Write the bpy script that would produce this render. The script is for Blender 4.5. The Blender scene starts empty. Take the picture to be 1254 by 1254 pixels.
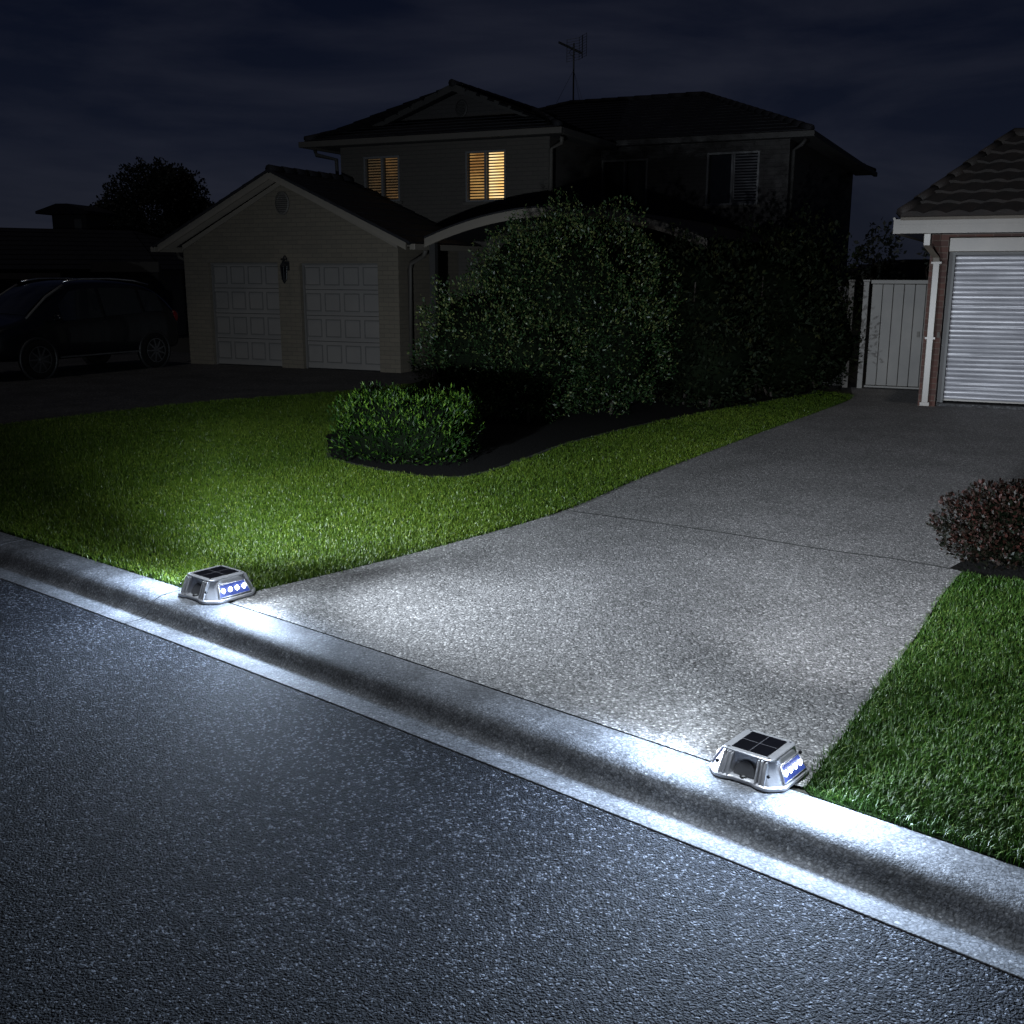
import bpy, math, random
import numpy as np
from mathutils import Vector, Matrix
random.seed(7); RNG = np.random.default_rng(11)
sc = bpy.context.scene
COL = sc.collection
PI = math.pi

# ------------------------------------------------------------------ materials
def mat(name):
    m = bpy.data.materials.new(name); m.use_nodes = True
    nt = m.node_tree
    return m, nt, nt.nodes['Principled BSDF']

def N(nt, typ, **kw):
    n = nt.nodes.new(typ)
    for k, v in kw.items():
        if k in n.inputs: n.inputs[k].default_value = v
        else: setattr(n, k, v)
    return n

def ramp(nt, fac, stops):
    r = nt.nodes.new('ShaderNodeValToRGB')
    el = r.color_ramp.elements
    while len(el) < len(stops): el.new(0.5)
    for e, (p, c) in zip(el, stops):
        e.position = p; e.color = (*c, 1) if len(c) == 3 else c
    nt.links.new(fac, r.inputs[0])
    return r

def coords(nt):
    return N(nt, 'ShaderNodeTexCoord').outputs['Object']

def simple(name, c1, c2=None, rough=0.6, metal=0.0, scale=3.0, bump=0.0, bscale=60.0, spec=0.5, coat=0.0):
    m, nt, b = mat(name)
    c2 = c2 or tuple(x * 0.8 for x in c1)
    v = coords(nt)
    n = N(nt, 'ShaderNodeTexNoise', Scale=scale, Detail=6.0, Roughness=0.6)
    nt.links.new(v, n.inputs['Vector'])
    r = ramp(nt, n.outputs['Fac'], [(0.3, c2), (0.7, c1)])
    nt.links.new(r.outputs[0], b.inputs['Base Color'])
    b.inputs['Roughness'].default_value = rough
    b.inputs['Metallic'].default_value = metal
    b.inputs['Specular IOR Level'].default_value = spec
    b.inputs['Coat Weight'].default_value = coat
    if bump > 0:
        n2 = N(nt, 'ShaderNodeTexNoise', Scale=bscale, Detail=4.0)
        nt.links.new(v, n2.inputs['Vector'])
        bp = N(nt, 'ShaderNodeBump', Strength=bump, Distance=0.01)
        nt.links.new(n2.outputs['Fac'], bp.inputs['Height'])
        nt.links.new(bp.outputs[0], b.inputs['Normal'])
    return m

def emit(name, color, strength, base=(0.8, 0.8, 0.8)):
    m, nt, b = mat(name)
    b.inputs['Base Color'].default_value = (*base, 1)
    b.inputs['Emission Color'].default_value = (*color, 1)
    b.inputs['Emission Strength'].default_value = strength
    return m

def aggregate(name, base, dark, light, scale, bump, rough, big=1.2, dist=0.006, speck=0.1, noise_mix=0.5, stain=0.6, spec=0.4):
    """stone chips set in a binder: cell colours, pale specks, height from cells and noise"""
    m, nt, b = mat(name); L = nt.links.new
    v = coords(nt)
    wob = N(nt, 'ShaderNodeTexNoise', Scale=scale * 0.6, Detail=2.0)
    L(v, wob.inputs['Vector'])
    add = N(nt, 'ShaderNodeMixRGB', blend_type='ADD'); add.inputs[0].default_value = 0.02
    L(v, add.inputs[1]); L(wob.outputs['Color'], add.inputs[2])
    vo = N(nt, 'ShaderNodeTexVoronoi', Scale=scale); L(add.outputs[0], vo.inputs['Vector'])
    wn = N(nt, 'ShaderNodeSeparateColor'); L(vo.outputs['Color'], wn.inputs[0])
    r = ramp(nt, wn.outputs[0], [(0.0, dark), (0.45, base), (1 - speck, base), (1 - speck * 0.4, light)])
    # broad stains
    st = N(nt, 'ShaderNodeTexNoise', Scale=big, Detail=5.0, Roughness=0.65); L(v, st.inputs['Vector'])
    sr = ramp(nt, st.outputs['Fac'], [(0.3, (stain,) * 3), (0.7, (1.15,) * 3)])
    mul = N(nt, 'ShaderNodeMixRGB', blend_type='MULTIPLY'); mul.inputs[0].default_value = 1
    L(r.outputs[0], mul.inputs[1]); L(sr.outputs[0], mul.inputs[2])
    # dark binder between chips
    dr = ramp(nt, vo.outputs['Distance'], [(0.25, (1, 1, 1)), (0.75, (0.45, 0.45, 0.45))])
    mul2 = N(nt, 'ShaderNodeMixRGB', blend_type='MULTIPLY'); mul2.inputs[0].default_value = 1
    L(mul.outputs[0], mul2.inputs[1]); L(dr.outputs[0], mul2.inputs[2])
    L(mul2.outputs[0], b.inputs['Base Color'])
    inv = N(nt, 'ShaderNodeMath', operation='SUBTRACT'); inv.inputs[0].default_value = 1
    L(vo.outputs['Distance'], inv.inputs[1])
    nz = N(nt, 'ShaderNodeTexNoise', Scale=scale * 1.7, Detail=3.0); L(v, nz.inputs['Vector'])
    mm = N(nt, 'ShaderNodeMix'); mm.inputs[0].default_value = noise_mix
    L(inv.outputs[0], mm.inputs[2]); L(nz.outputs['Fac'], mm.inputs[3])
    bp = N(nt, 'ShaderNodeBump', Strength=bump, Distance=dist)
    L(mm.outputs[0], bp.inputs['Height']); L(bp.outputs[0], b.inputs['Normal'])
    b.inputs['Roughness'].default_value = rough; b.inputs['Specular IOR Level'].default_value = spec
    return m

def brick(name, c1, c2, mortar, w=0.235, h=0.086, rough=0.8):
    m, nt, b = mat(name); L = nt.links.new
    s = N(nt, 'ShaderNodeSeparateXYZ'); L(coords(nt), s.inputs[0])
    ad = N(nt, 'ShaderNodeMath', operation='ADD'); L(s.outputs[0], ad.inputs[0]); L(s.outputs[1], ad.inputs[1])
    cb = N(nt, 'ShaderNodeCombineXYZ'); L(ad.outputs[0], cb.inputs[0]); L(s.outputs[2], cb.inputs[1])
    br = N(nt, 'ShaderNodeTexBrick', Scale=1.0)
    br.inputs['Brick Width'].default_value = w; br.inputs['Row Height'].default_value = h
    br.inputs['Mortar Size'].default_value = 0.006; br.inputs['Mortar Smooth'].default_value = 0.2
    br.inputs['Color1'].default_value = (*c1, 1); br.inputs['Color2'].default_value = (*c2, 1)
    br.inputs['Mortar'].default_value = (*mortar, 1)
    L(cb.outputs[0], br.inputs['Vector'])
    L(br.outputs['Color'], b.inputs['Base Color'])
    bp = N(nt, 'ShaderNodeBump', Strength=0.6, Distance=0.01); bp.invert = True
    L(br.outputs['Fac'], bp.inputs['Height']); L(bp.outputs[0], b.inputs['Normal'])
    b.inputs['Roughness'].default_value = rough
    return m

def leafmat(name, c_dark, c_mid, c_tip, rough=0.4, trans=0.25, spec=0.5):
    m, nt, b = mat(name); L = nt.links.new
    at = N(nt, 'ShaderNodeAttribute', attribute_name='tone')
    r = ramp(nt, at.outputs['Fac'], [(0.0, c_dark), (0.55, c_mid), (1.0, c_tip)])
    L(r.outputs[0], b.inputs['Base Color'])
    b.inputs['Roughness'].default_value = rough; b.inputs['Specular IOR Level'].default_value = spec
    tr = N(nt, 'ShaderNodeBsdfTranslucent'); L(r.outputs[0], tr.inputs['Color'])
    mx = N(nt, 'ShaderNodeMixShader'); mx.inputs[0].default_value = trans
    L(b.outputs[0], mx.inputs[1]); L(tr.outputs[0], mx.inputs[2])
    L(mx.outputs[0], nt.nodes['Material Output'].inputs['Surface'])
    return m

M = {}
M['asphalt'] = aggregate('asphalt', (0.0185, 0.0208, 0.027), (0.0035, 0.0042, 0.0058), (0.145, 0.155, 0.18), 100, 1.0, 0.85, dist=0.020, speck=0.2, noise_mix=0.35, stain=0.7, spec=0.12)
M['driveway'] = aggregate('exposed_aggregate', (0.245, 0.24, 0.238), (0.09, 0.087, 0.085), (0.52, 0.51, 0.50), 82, 0.75, 0.7, dist=0.007, speck=0.16, noise_mix=0.4, stain=0.75)
M['kerb'] = aggregate('kerb_concrete', (0.195, 0.203, 0.222), (0.11, 0.115, 0.126), (0.36, 0.37, 0.39), 85, 0.4, 0.8, big=4, dist=0.006, speck=0.06, noise_mix=0.75, stain=0.4)
M['side_drive'] = aggregate('old_concrete', (0.085, 0.085, 0.088), (0.05, 0.05, 0.05), (0.16, 0.16, 0.16), 40, 0.5, 0.85, speck=0.06, spec=.15)
M['soil'] = simple('soil', (0.03, 0.028, 0.02), (0.015, 0.014, 0.01), 0.95, scale=20, bump=0.8, bscale=40)
M['turf'] = simple('turf', (0.010, 0.022, 0.004), (0.005, 0.011, 0.002), 1.0, spec=.1, scale=25, bump=0.8, bscale=80)
M['mulch'] = simple('mulch', (0.006, 0.0055, 0.005), (0.002, 0.002, 0.002), 1.0, spec=0.1, scale=40, bump=1.0, bscale=35)
M['crack'] = simple('joint_filler', (0.02, 0.02, 0.018), None, 0.95)
M['edging'] = simple('edging', (0.05, 0.05, 0.055), (0.01, 0.01, 0.012), 0.5, scale=6)
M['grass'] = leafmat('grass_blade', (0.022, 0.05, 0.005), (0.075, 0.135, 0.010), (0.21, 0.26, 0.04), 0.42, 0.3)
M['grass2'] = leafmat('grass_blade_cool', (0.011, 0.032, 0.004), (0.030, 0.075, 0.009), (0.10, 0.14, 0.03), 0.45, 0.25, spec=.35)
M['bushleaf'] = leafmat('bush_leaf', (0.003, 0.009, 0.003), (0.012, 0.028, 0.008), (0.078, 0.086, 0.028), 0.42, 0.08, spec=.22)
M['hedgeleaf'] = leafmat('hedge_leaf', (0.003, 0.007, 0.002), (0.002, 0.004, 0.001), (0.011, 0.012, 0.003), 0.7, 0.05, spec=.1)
M['boxleaf'] = leafmat('box_leaf', (0.0015, 0.006, 0.0005), (0.006, 0.022, 0.002), (0.055, 0.105, 0.010), 0.5, 0.1, spec=.15)
M['redleaf'] = leafmat('red_leaf', (0.0015, 0.004, 0.0015), (0.0065, 0.0038, 0.0025), (0.023, 0.0078, 0.006), 0.5, 0.04, spec=.15)
M['treeleaf'] = leafmat('tree_leaf', (0.004, 0.006, 0.004), (0.007, 0.010, 0.006), (0.012, 0.015, 0.008), 0.6, 0.1)
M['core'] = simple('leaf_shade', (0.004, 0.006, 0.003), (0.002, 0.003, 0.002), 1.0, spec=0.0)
M['bark'] = simple('bark', (0.03, 0.022, 0.016), (0.015, 0.012, 0.01), 0.9, bump=0.8, bscale=30)
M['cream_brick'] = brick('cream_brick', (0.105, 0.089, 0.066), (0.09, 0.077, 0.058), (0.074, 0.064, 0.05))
M['dim_brick'] = brick('dimmed_brick', (0.036, 0.031, 0.026), (0.032, 0.028, 0.024), (0.027, 0.024, 0.021))  # house brick again, the upper storey's dimness put into the colour
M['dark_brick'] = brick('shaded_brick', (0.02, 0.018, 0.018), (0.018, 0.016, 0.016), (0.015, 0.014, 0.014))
M['red_brick'] = brick('red_brick', (0.052, 0.017, 0.010), (0.028, 0.010, 0.007), (0.075, 0.056, 0.045))
M['dark_tile'] = simple('dark_roof_tile', (0.012, 0.012, 0.015), (0.006, 0.006, 0.008), 0.75, scale=4, bump=0.6, bscale=12, spec=0.2)
M['brown_tile'] = simple('brown_roof_tile', (0.011, 0.006, 0.0045), (0.003, 0.002, 0.0015), 0.75, scale=3.5, bump=0.5, bscale=50)
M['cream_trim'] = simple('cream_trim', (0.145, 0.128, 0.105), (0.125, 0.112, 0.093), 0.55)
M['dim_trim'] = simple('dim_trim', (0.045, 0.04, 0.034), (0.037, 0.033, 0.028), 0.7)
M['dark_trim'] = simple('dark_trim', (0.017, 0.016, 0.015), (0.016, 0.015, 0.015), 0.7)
M['white_paint'] = simple('white_paint', (0.15, 0.14, 0.13), (0.13, 0.122, 0.114), 0.5, scale=1.5)
M['door_line'] = simple('door_shade_line', (0.085, 0.081, 0.077), (0.075, 0.072, 0.068), 0.55)  # darker rings paint the shade lines around the door panels
M['soffit'] = simple('soffit', (0.25, 0.22, 0.19), (0.2, 0.18, 0.15), 0.7)
M['gate_paint'] = simple('gate_paint', (0.075, 0.069, 0.061), (0.045, 0.042, 0.038), 0.55, scale=2.5)
M['gutter_paint'] = simple('gutter_paint', (0.095, 0.080, 0.064), (0.068, 0.058, 0.047), 0.35)
M['roller'] = simple('roller_steel', (0.30, 0.30, 0.325), (0.22, 0.22, 0.24), 0.38, metal=0.15, scale=2.0)
M['black'] = simple('black_plastic', (0.010, 0.010, 0.011), (0.006, 0.006, 0.007), 0.5)
M['frame_dark'] = simple('window_frame_dark', (0.10, 0.095, 0.09), None, 0.5)
M['frame_white'] = simple('window_frame_white', (0.085, 0.085, 0.088), None, 0.5)
M['slat'] = simple('shutter_slat', (0.035, 0.026, 0.016), None, 0.6)
M['slat_white'] = simple('shutter_slat_white', (0.16, 0.16, 0.17), None, 0.6)
M['dark_glass'] = simple('dark_glass', (0.006, 0.007, 0.009), None, 0.12)
M['car_paint'] = simple('car_paint', (0.003, 0.0035, 0.005), (0.0025, 0.003, 0.0045), 0.3, coat=0.35, spec=.3)
M['car_glass'] = simple('car_glass', (0.010, 0.012, 0.016), None, 0.06)
M['tyre'] = simple('tyre_rubber', (0.006, 0.006, 0.006), None, 0.95, spec=0.1)
M['alloy'] = simple('alloy', (0.10, 0.10, 0.105), None, 0.3, metal=0.7)
M['chrome'] = simple('chrome', (0.5, 0.5, 0.52), None, 0.2, metal=0.9)
M['head_lens'] = simple('headlight_lens', (0.35, 0.36, 0.38), (0.1, 0.1, 0.1), 0.12, scale=10, metal=0.4)
M['tail_lens'] = simple('tail_lens', (0.08, 0.004, 0.004), None, 0.2)
M['antenna'] = simple('antenna_metal', (0.03, 0.03, 0.03), None, 0.5, metal=0.3)
M['cast'] = simple('cast_aluminium', (0.55, 0.55, 0.57), (0.44, 0.44, 0.46), 0.36, metal=0.6, scale=20, bump=0.12, bscale=160)
M['cast_dark'] = simple('recess_aluminium', (0.10, 0.10, 0.105), (0.12, 0.12, 0.13), 0.5, metal=0.4, scale=20)
M['cell'] = simple('solar_cell', (0.004, 0.004, 0.006), (0.003, 0.003, 0.004), 0.3, scale=40, spec=0.25)
M['cell_line'] = simple('cell_busbar', (0.10, 0.10, 0.11), None, 0.4)
M['lens'] = emit('led_lens', (0.10, 0.20, 1.0), 0.30, (0.03, 0.04, 0.12))
M['led'] = emit('led_bulb', (0.86, 0.93, 1.0), 30.0)

def glow_mat(name, cols, strength, scale):
    m, nt, b = mat(name); L = nt.links.new
    n = N(nt, 'ShaderNodeTexNoise', Scale=scale, Detail=2.0); L(coords(nt), n.inputs['Vector'])
    r = ramp(nt, n.outputs['Fac'], cols)
    L(r.outputs[0], b.inputs['Emission Color']); b.inputs['Emission Strength'].default_value = strength
    b.inputs['Base Color'].default_value = (0.3, 0.2, 0.1, 1)
    return m
M['glow_bright'] = glow_mat('lit_room_bright', [(0.3, (1.0, 0.56, 0.16)), (0.6, (1.0, 0.80, 0.42))], 1.25, 2.2)
M['glow_mid'] = glow_mat('lit_room_amber', [(0.35, (0.55, 0.24, 0.05)), (0.65, (1.0, 0.55, 0.15))], 0.36, 3)
M['glow_dim'] = glow_mat('lit_room_dim', [(0.4, (0.12, 0.05, 0.014)), (0.65, (0.6, 0.28, 0.07))], 0.14, 3)
M['glow_faint'] = glow_mat('lit_room_faint', [(0.4, (0.04, 0.02, 0.008)), (0.7, (0.3, 0.13, 0.035))], 0.10, 3)

# ------------------------------------------------------------------ mesh helpers
class MB:
    def __init__(s): s.v = []; s.f = []
    def add(s, vs, fs):
        o = len(s.v); s.v += [tuple(p) for p in vs]; s.f += [tuple(i + o for i in f) for f in fs]; return s
    def box(s, lo, hi):
        (a, b, c), (d, e, f) = lo, hi
        return s.add([(a, b, c), (d, b, c), (d, e, c), (a, e, c), (a, b, f), (d, b, f), (d, e, f), (a, e, f)],
                     [(0, 3, 2, 1), (4, 5, 6, 7), (0, 1, 5, 4), (1, 2, 6, 5), (2, 3, 7, 6), (3, 0, 4, 7)])
    def prism(s, poly, vec):
        """extrude a 3-D polygon along vec"""
        n = len(poly); v = Vector(vec); P = [Vector(p) for p in poly]
        return s.add(P + [p + v for p in P], [tuple(range(n - 1, -1, -1)), tuple(range(n, 2 * n))] +
                     [(i, (i + 1) % n, n + (i + 1) % n, n + i) for i in range(n)])
    def tube(s, pts, r, seg=8, r2=None):
        P = [Vector(p) for p in pts]; rings = []
        for i, p in enumerate(P):
            d = (P[min(i + 1, len(P) - 1)] - P[max(i - 1, 0)]).normalized()
            u = d.cross(Vector((0, 0, 1)))
            if u.length < 1e-3: u = Vector((1, 0, 0))
            u.normalize(); w = d.cross(u)
            rr = r if r2 is None else r + (r2 - r) * i / (len(P) - 1)
            rings.append([p + (u * math.cos(2 * PI * k / seg) + w * math.sin(2 * PI * k / seg)) * rr for k in range(seg)])
        return s.loft(rings)
    def loft(s, rings, cap=True, closed=True):
        n = len(rings[0]); vs = [p for r in rings for p in r]; fs = []
        for i in range(len(rings) - 1):
            for k in range(n if closed else n - 1):
                k2 = (k + 1) % n
                fs.append((i * n + k, i * n + k2, (i + 1) * n + k2, (i + 1) * n + k))
        if cap:
            fs.append(tuple(range(n - 1, -1, -1))); o = (len(rings) - 1) * n; fs.append(tuple(o + k for k in range(n)))
        return s.add(vs, fs)
    def lathe(s, prof, c=(0, 0, 0), seg=24, axis='z', cap=True):
        rings = []
        for r, h in prof:
            ring = []
            for k in range(seg):
                a = 2 * PI * k / seg; x, y = r * math.cos(a), r * math.sin(a)
                q = (x, y, h) if axis == 'z' else ((h, x, y) if axis == 'x' else (y, h, x))
                ring.append((c[0] + q[0], c[1] + q[1], c[2] + q[2]))
            rings.append(ring)
        return s.loft(rings, cap=cap)
    def ball(s, c, r, seg=12, rings=8):
        rr = r if hasattr(r, '__len__') else (r, r, r)
        vs = []; 
        for i in range(rings + 1):
            ph = PI * i / rings
            for k in range(seg):
                a = 2 * PI * k / seg
                vs.append((c[0] + rr[0] * math.sin(ph) * math.cos(a), c[1] + rr[1] * math.sin(ph) * math.sin(a), c[2] + rr[2] * math.cos(ph)))
        fs = [(i * seg + k, (i + 1) * seg + k, (i + 1) * seg + (k + 1) % seg, i * seg + (k + 1) % seg) for i in range(rings) for k in range(seg)]
        return s.add(vs, fs)
    def build(s, name, m, parent=None, smooth=False, bevel=0.0):
        me = bpy.data.meshes.new(name); me.from_pydata(s.v, [], s.f); me.validate(); me.update()
        o = bpy.data.objects.new(name, me); COL.objects.link(o)
        if isinstance(m, str): m = M[m]
        me.materials.append(m)
        if parent: o.parent = parent
        if smooth: me.shade_smooth()
        if bevel:
            b = o.modifiers.new('edge', 'BEVEL'); b.width = bevel; b.segments = 2; b.limit_method = 'ANGLE'
        return o

def tag(o, label=None, cat=None, group=None, kind=None):
    if label: o['label'] = label
    if cat: o['category'] = cat
    if group: o['group'] = group
    if kind: o['kind'] = kind
    return o
def empty(name, loc=(0, 0, 0), rz=0.0, label=None, cat=None, group=None):
    o = bpy.data.objects.new(name, None); COL.objects.link(o); o.location = loc; o.rotation_euler = (0, 0, rz)
    o.empty_display_size = 0.2
    return tag(o, label, cat, group)
def copy_tree(o, parent=None):
    c = o.copy(); COL.objects.link(c); c.parent = parent
    for ch in list(o.children): copy_tree(ch, c)
    return c
def bx(name, lo, hi, m, parent=None, bevel=0.0):
    return MB().box(lo, hi).build(name, m, parent, bevel=bevel)
def np_mesh(name, verts, loops, starts, m, parent=None, tone=None):
    me = bpy.data.meshes.new(name)
    me.vertices.add(len(verts)); me.vertices.foreach_set('co', np.ascontiguousarray(verts, dtype=np.float32).ravel())
    me.loops.add(len(loops)); me.loops.foreach_set('vertex_index', np.ascontiguousarray(loops, dtype=np.int32))
    me.polygons.add(len(starts)); me.polygons.foreach_set('loop_start', np.ascontiguousarray(starts, dtype=np.int32))
    me.update(calc_edges=True)
    if tone is not None:
        a = me.attributes.new('tone', 'FLOAT', 'POINT'); a.data.foreach_set('value', np.ascontiguousarray(tone, dtype=np.float32))
    me.materials.append(M[m]); o = bpy.data.objects.new(name, me); COL.objects.link(o)
    if parent: o.parent = parent
    return o

def in_poly(x, y, poly):
    r = np.zeros(len(x), bool); n = len(poly)
    for i in range(n):
        x1, y1 = poly[i]; x2, y2 = poly[(i + 1) % n]
        c = ((y1 > y) != (y2 > y)) & (x < (x2 - x1) * (y - y1) / ((y2 - y1) if y2 != y1 else 1e-9) + x1)
        r ^= c
    return r
def sheet(name, poly, z, m, label=None):
    o = MB().add([(x, y, z) for x, y in poly], [tuple(range(len(poly)))]).build(name, m)
    if o.data.polygons[0].normal.z < 0: o.data.flip_normals()
    return tag(o, label, None, None, 'structure')
def smooth_line(pts, n=6):
    """Catmull-Rom through the points"""
    P = [np.array(p, float) for p in pts]; P = [2 * P[0] - P[1]] + P + [2 * P[-1] - P[-2]]; out = []
    for i in range(1, len(P) - 2):
        for k in range(n):
            t = k / n
            out.append(tuple(0.5 * ((2 * P[i]) + (-P[i - 1] + P[i + 1]) * t + (2 * P[i - 1] - 5 * P[i] + 4 * P[i + 1] - P[i + 2]) * t * t
                        + (-P[i - 1] + 3 * P[i] - 3 * P[i + 1] + P[i + 2]) * t ** 3)))
    out.append(tuple(P[-2])); return out

# ------------------------------------------------------------------ street frame: t along the kerb (to the right), n away from the road
ET = np.array((0.767, -0.6416)); EN = np.array((0.6416, 0.767))
KANG = math.atan2(-0.6416, 0.767)
def bow(t):
    q = (t + 4.5) / 3.75
    return 0.05 * (1 - q * q) if abs(q) < 1.6 else 0.05 * (1 - 2.56) - 0.05 * 3.2 * (abs(q) - 1.6)
def kp(t, n, z=0.0):
    p = ET * t + EN * (n + bow(t)); return (float(p[0]), float(p[1]), z)
ROADZ = -0.127
ts = list(np.arange(-60, -12, 2.0)) + list(np.arange(-12, 4.01, 0.2)) + list(np.arange(6, 30, 2.0))

# ground to the horizon, road, kerb
g = MB(); back = [kp(t, 3.665)[:2] for t in ts]
far = [(back[-1][0] + 250, back[-1][1] - 209), (260, 300), (-260, 300), (back[0][0] - 150, back[0][1] + 125.5)]
sheet('ground', back + far, -0.014, 'soil')
rf = [kp(t, 3.214)[:2] for t in ts]
E1 = rf[-1]; E0 = rf[0]
rm = MB()
nb = [3.214, 2.6, 1.5, 0.0, -4.0, -40.0]
rm.loft([[kp(t, n, ROADZ) for n in nb] for t in ts], cap=False, closed=False)
road = rm.build('road', 'asphalt'); tag(road, kind='structure')
if road.data.polygons[0].normal.z < 0: road.data.flip_normals()

prof = [(3.655, -0.05), (3.655, -0.004), (3.648, 0.0), (3.52, -0.001), (3.475, -0.006), (3.445, -0.016), (3.42, -0.034), (3.402, -0.058), (3.388, -0.085),
        (3.374, -0.104), (3.355, -0.116), (3.335, -0.1195), (3.222, -0.1215), (3.216, -0.124), (3.216, -0.2)]
joints = [-14.2, -12.1, -10.0, -7.88, -5.83, 0.9]
kb = MB(); cuts = [-60] + joints + [28]
for c0, c1 in zip(cuts[:-1], cuts[1:]):
    tt = [c0 + 0.005] + [t for t in ts if c0 + 0.05 < t < c1 - 0.05] + [c1 - 0.005]
    kb.loft([[kp(t, n, z) for n, z in prof] for t in tt], cap=False, closed=False)
    kb.add([kp(tt[0], n, z) for n, z in prof], [tuple(range(len(prof)))]); kb.add([kp(tt[-1], n, z) for n, z in prof], [tuple(range(len(prof)))])
kerb = kb.build('kerb', 'kerb'); tag(kerb, kind='structure')
import bmesh
bm_ = bmesh.new(); bm_.from_mesh(kerb.data); bmesh.ops.recalc_face_normals(bm_, faces=bm_.faces); bm_.to_mesh(kerb.data); bm_.free()
for p in kerb.data.polygons: p.use_smooth = len(p.vertices) == 4
sheet('joint_gap', [kp(t, 3.6585)[:2] for t in ts] + [kp(t, 3.62)[:2] for t in reversed(ts)], -0.012, 'crack')

# ------------------------------------------------------------------ driveway, lawns, garden bed
drL = smooth_line([(-1.63, 6.53), (-1.05, 7.1), (-0.41, 7.8), (0.44, 8.86), (1.22, 10.24), (1.99, 11.5), (3.11, 13.29), (4.37, 15.25), (5.3, 16.75), (5.55, 17.4)])
drR = smooth_line([(1.16, 3.88), (1.68, 4.73), (2.25, 5.65), (2.98, 6.86), (4.2, 8.5), (6.6, 11.4), (9.8, 14.3)])
tL, tR = -5.45, -1.58
kmid = [kp(t, 3.660)[:2] for t in np.arange(tL + 0.1, tR - 0.05, 0.25)]
sheet('driveway', kmid + drR + [(7.6, 19.2), (5.9, 18.6)] + drL[::-1], 0.0, 'driveway')
# saw-cut joints across the slab
def strip(name, pts, w, z, m):
    mb = MB(); rings = []
    for i, p in enumerate(pts):
        a = np.array(pts[max(i - 1, 0)]); b = np.array(pts[min(i + 1, len(pts) - 1)]); d = (b - a) / np.linalg.norm(b - a); q = np.array((-d[1], d[0])) * w / 2
        rings.append([(p[0] + q[0], p[1] + q[1], z), (p[0] - q[0], p[1] - q[1], z)])
    mb.loft(rings, cap=False, closed=False); o = mb.build(name, m)
    if o.data.polygons[0].normal.z < 0: o.data.flip_normals()
    return tag(o, kind='structure')
strip('driveway_joint', smooth_line([(0.46, 8.85), (1.14, 8.41), (1.72, 8.0), (2.24, 7.58), (2.73, 7.27), (3.05, 6.99)]), 0.022, 0.004, 'crack')

lawn_far = smooth_line([(-7.9, 12.4), (-6.77, 14.01), (-5.82, 15.25), (-4.77, 16.51), (-2.97, 17.87), (-1.86, 19.18), (-1.5, 20.6)])
kleft = [kp(t, 3.67)[:2] for t in np.arange(-11.5, tL + 0.11, 0.25)]
lawnL = kleft + drL + [(5.0, 18.4), (3.4, 19.2)] + lawn_far[::-1] 
sheet('lawn', lawnL, -0.006, 'turf')
kright = [kp(t, 3.67)[:2] for t in np.arange(tR + 0.02, 12, 0.3)]
lawnR = kright + [(15, 3)] + [(9.5, 12.8), (6.9, 11.3), (4.4, 8.45)] + [p for p in drR[::-1] if p[1] < 8.4]
sheet('lawn', lawnR, -0.006, 'turf')
sd = lawn_far + [(-1.9, 21.6), (-8.5, 27), (-18, 30), (-22, 21)] + [kp(t, 3.67)[:2] for t in (-23, -18, -15, -12)]
sheet('side_driveway', sd, -0.002, 'side_drive')
bedp = [(-2.05, 11.75), (-1.95, 11.4), (-1.49, 10.86), (-1.03, 10.45), (-0.6, 10.3), (-0.25, 10.6), (0.21, 11.5), (0.71, 12.5), (1.91, 14.2), (3.37, 15.9), (4.7, 17.35), (5.3, 18.3)]
bedc = smooth_line(bedp); bed = bedc + [(5.0, 20.0), (3.0, 20.2), (0.0, 20.4), (-1.45, 20.6), (-1.7, 19.0), (-1.9, 16.0), (-2.3, 13.0)]
sheet('garden_bed', bed, 0.004, 'mulch')
edge = strip('bed_edging', bedc, 0.05, 0.012, 'edging')
bed2 = [(3.0, 7.05), (3.12, 6.83), (3.5, 6.72), (4.6, 6.9), (5.2, 8.0), (4.75, 8.6), (4.1, 8.3)]
sheet('garden_bed', bed2, 0.004, 'mulch')

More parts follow.
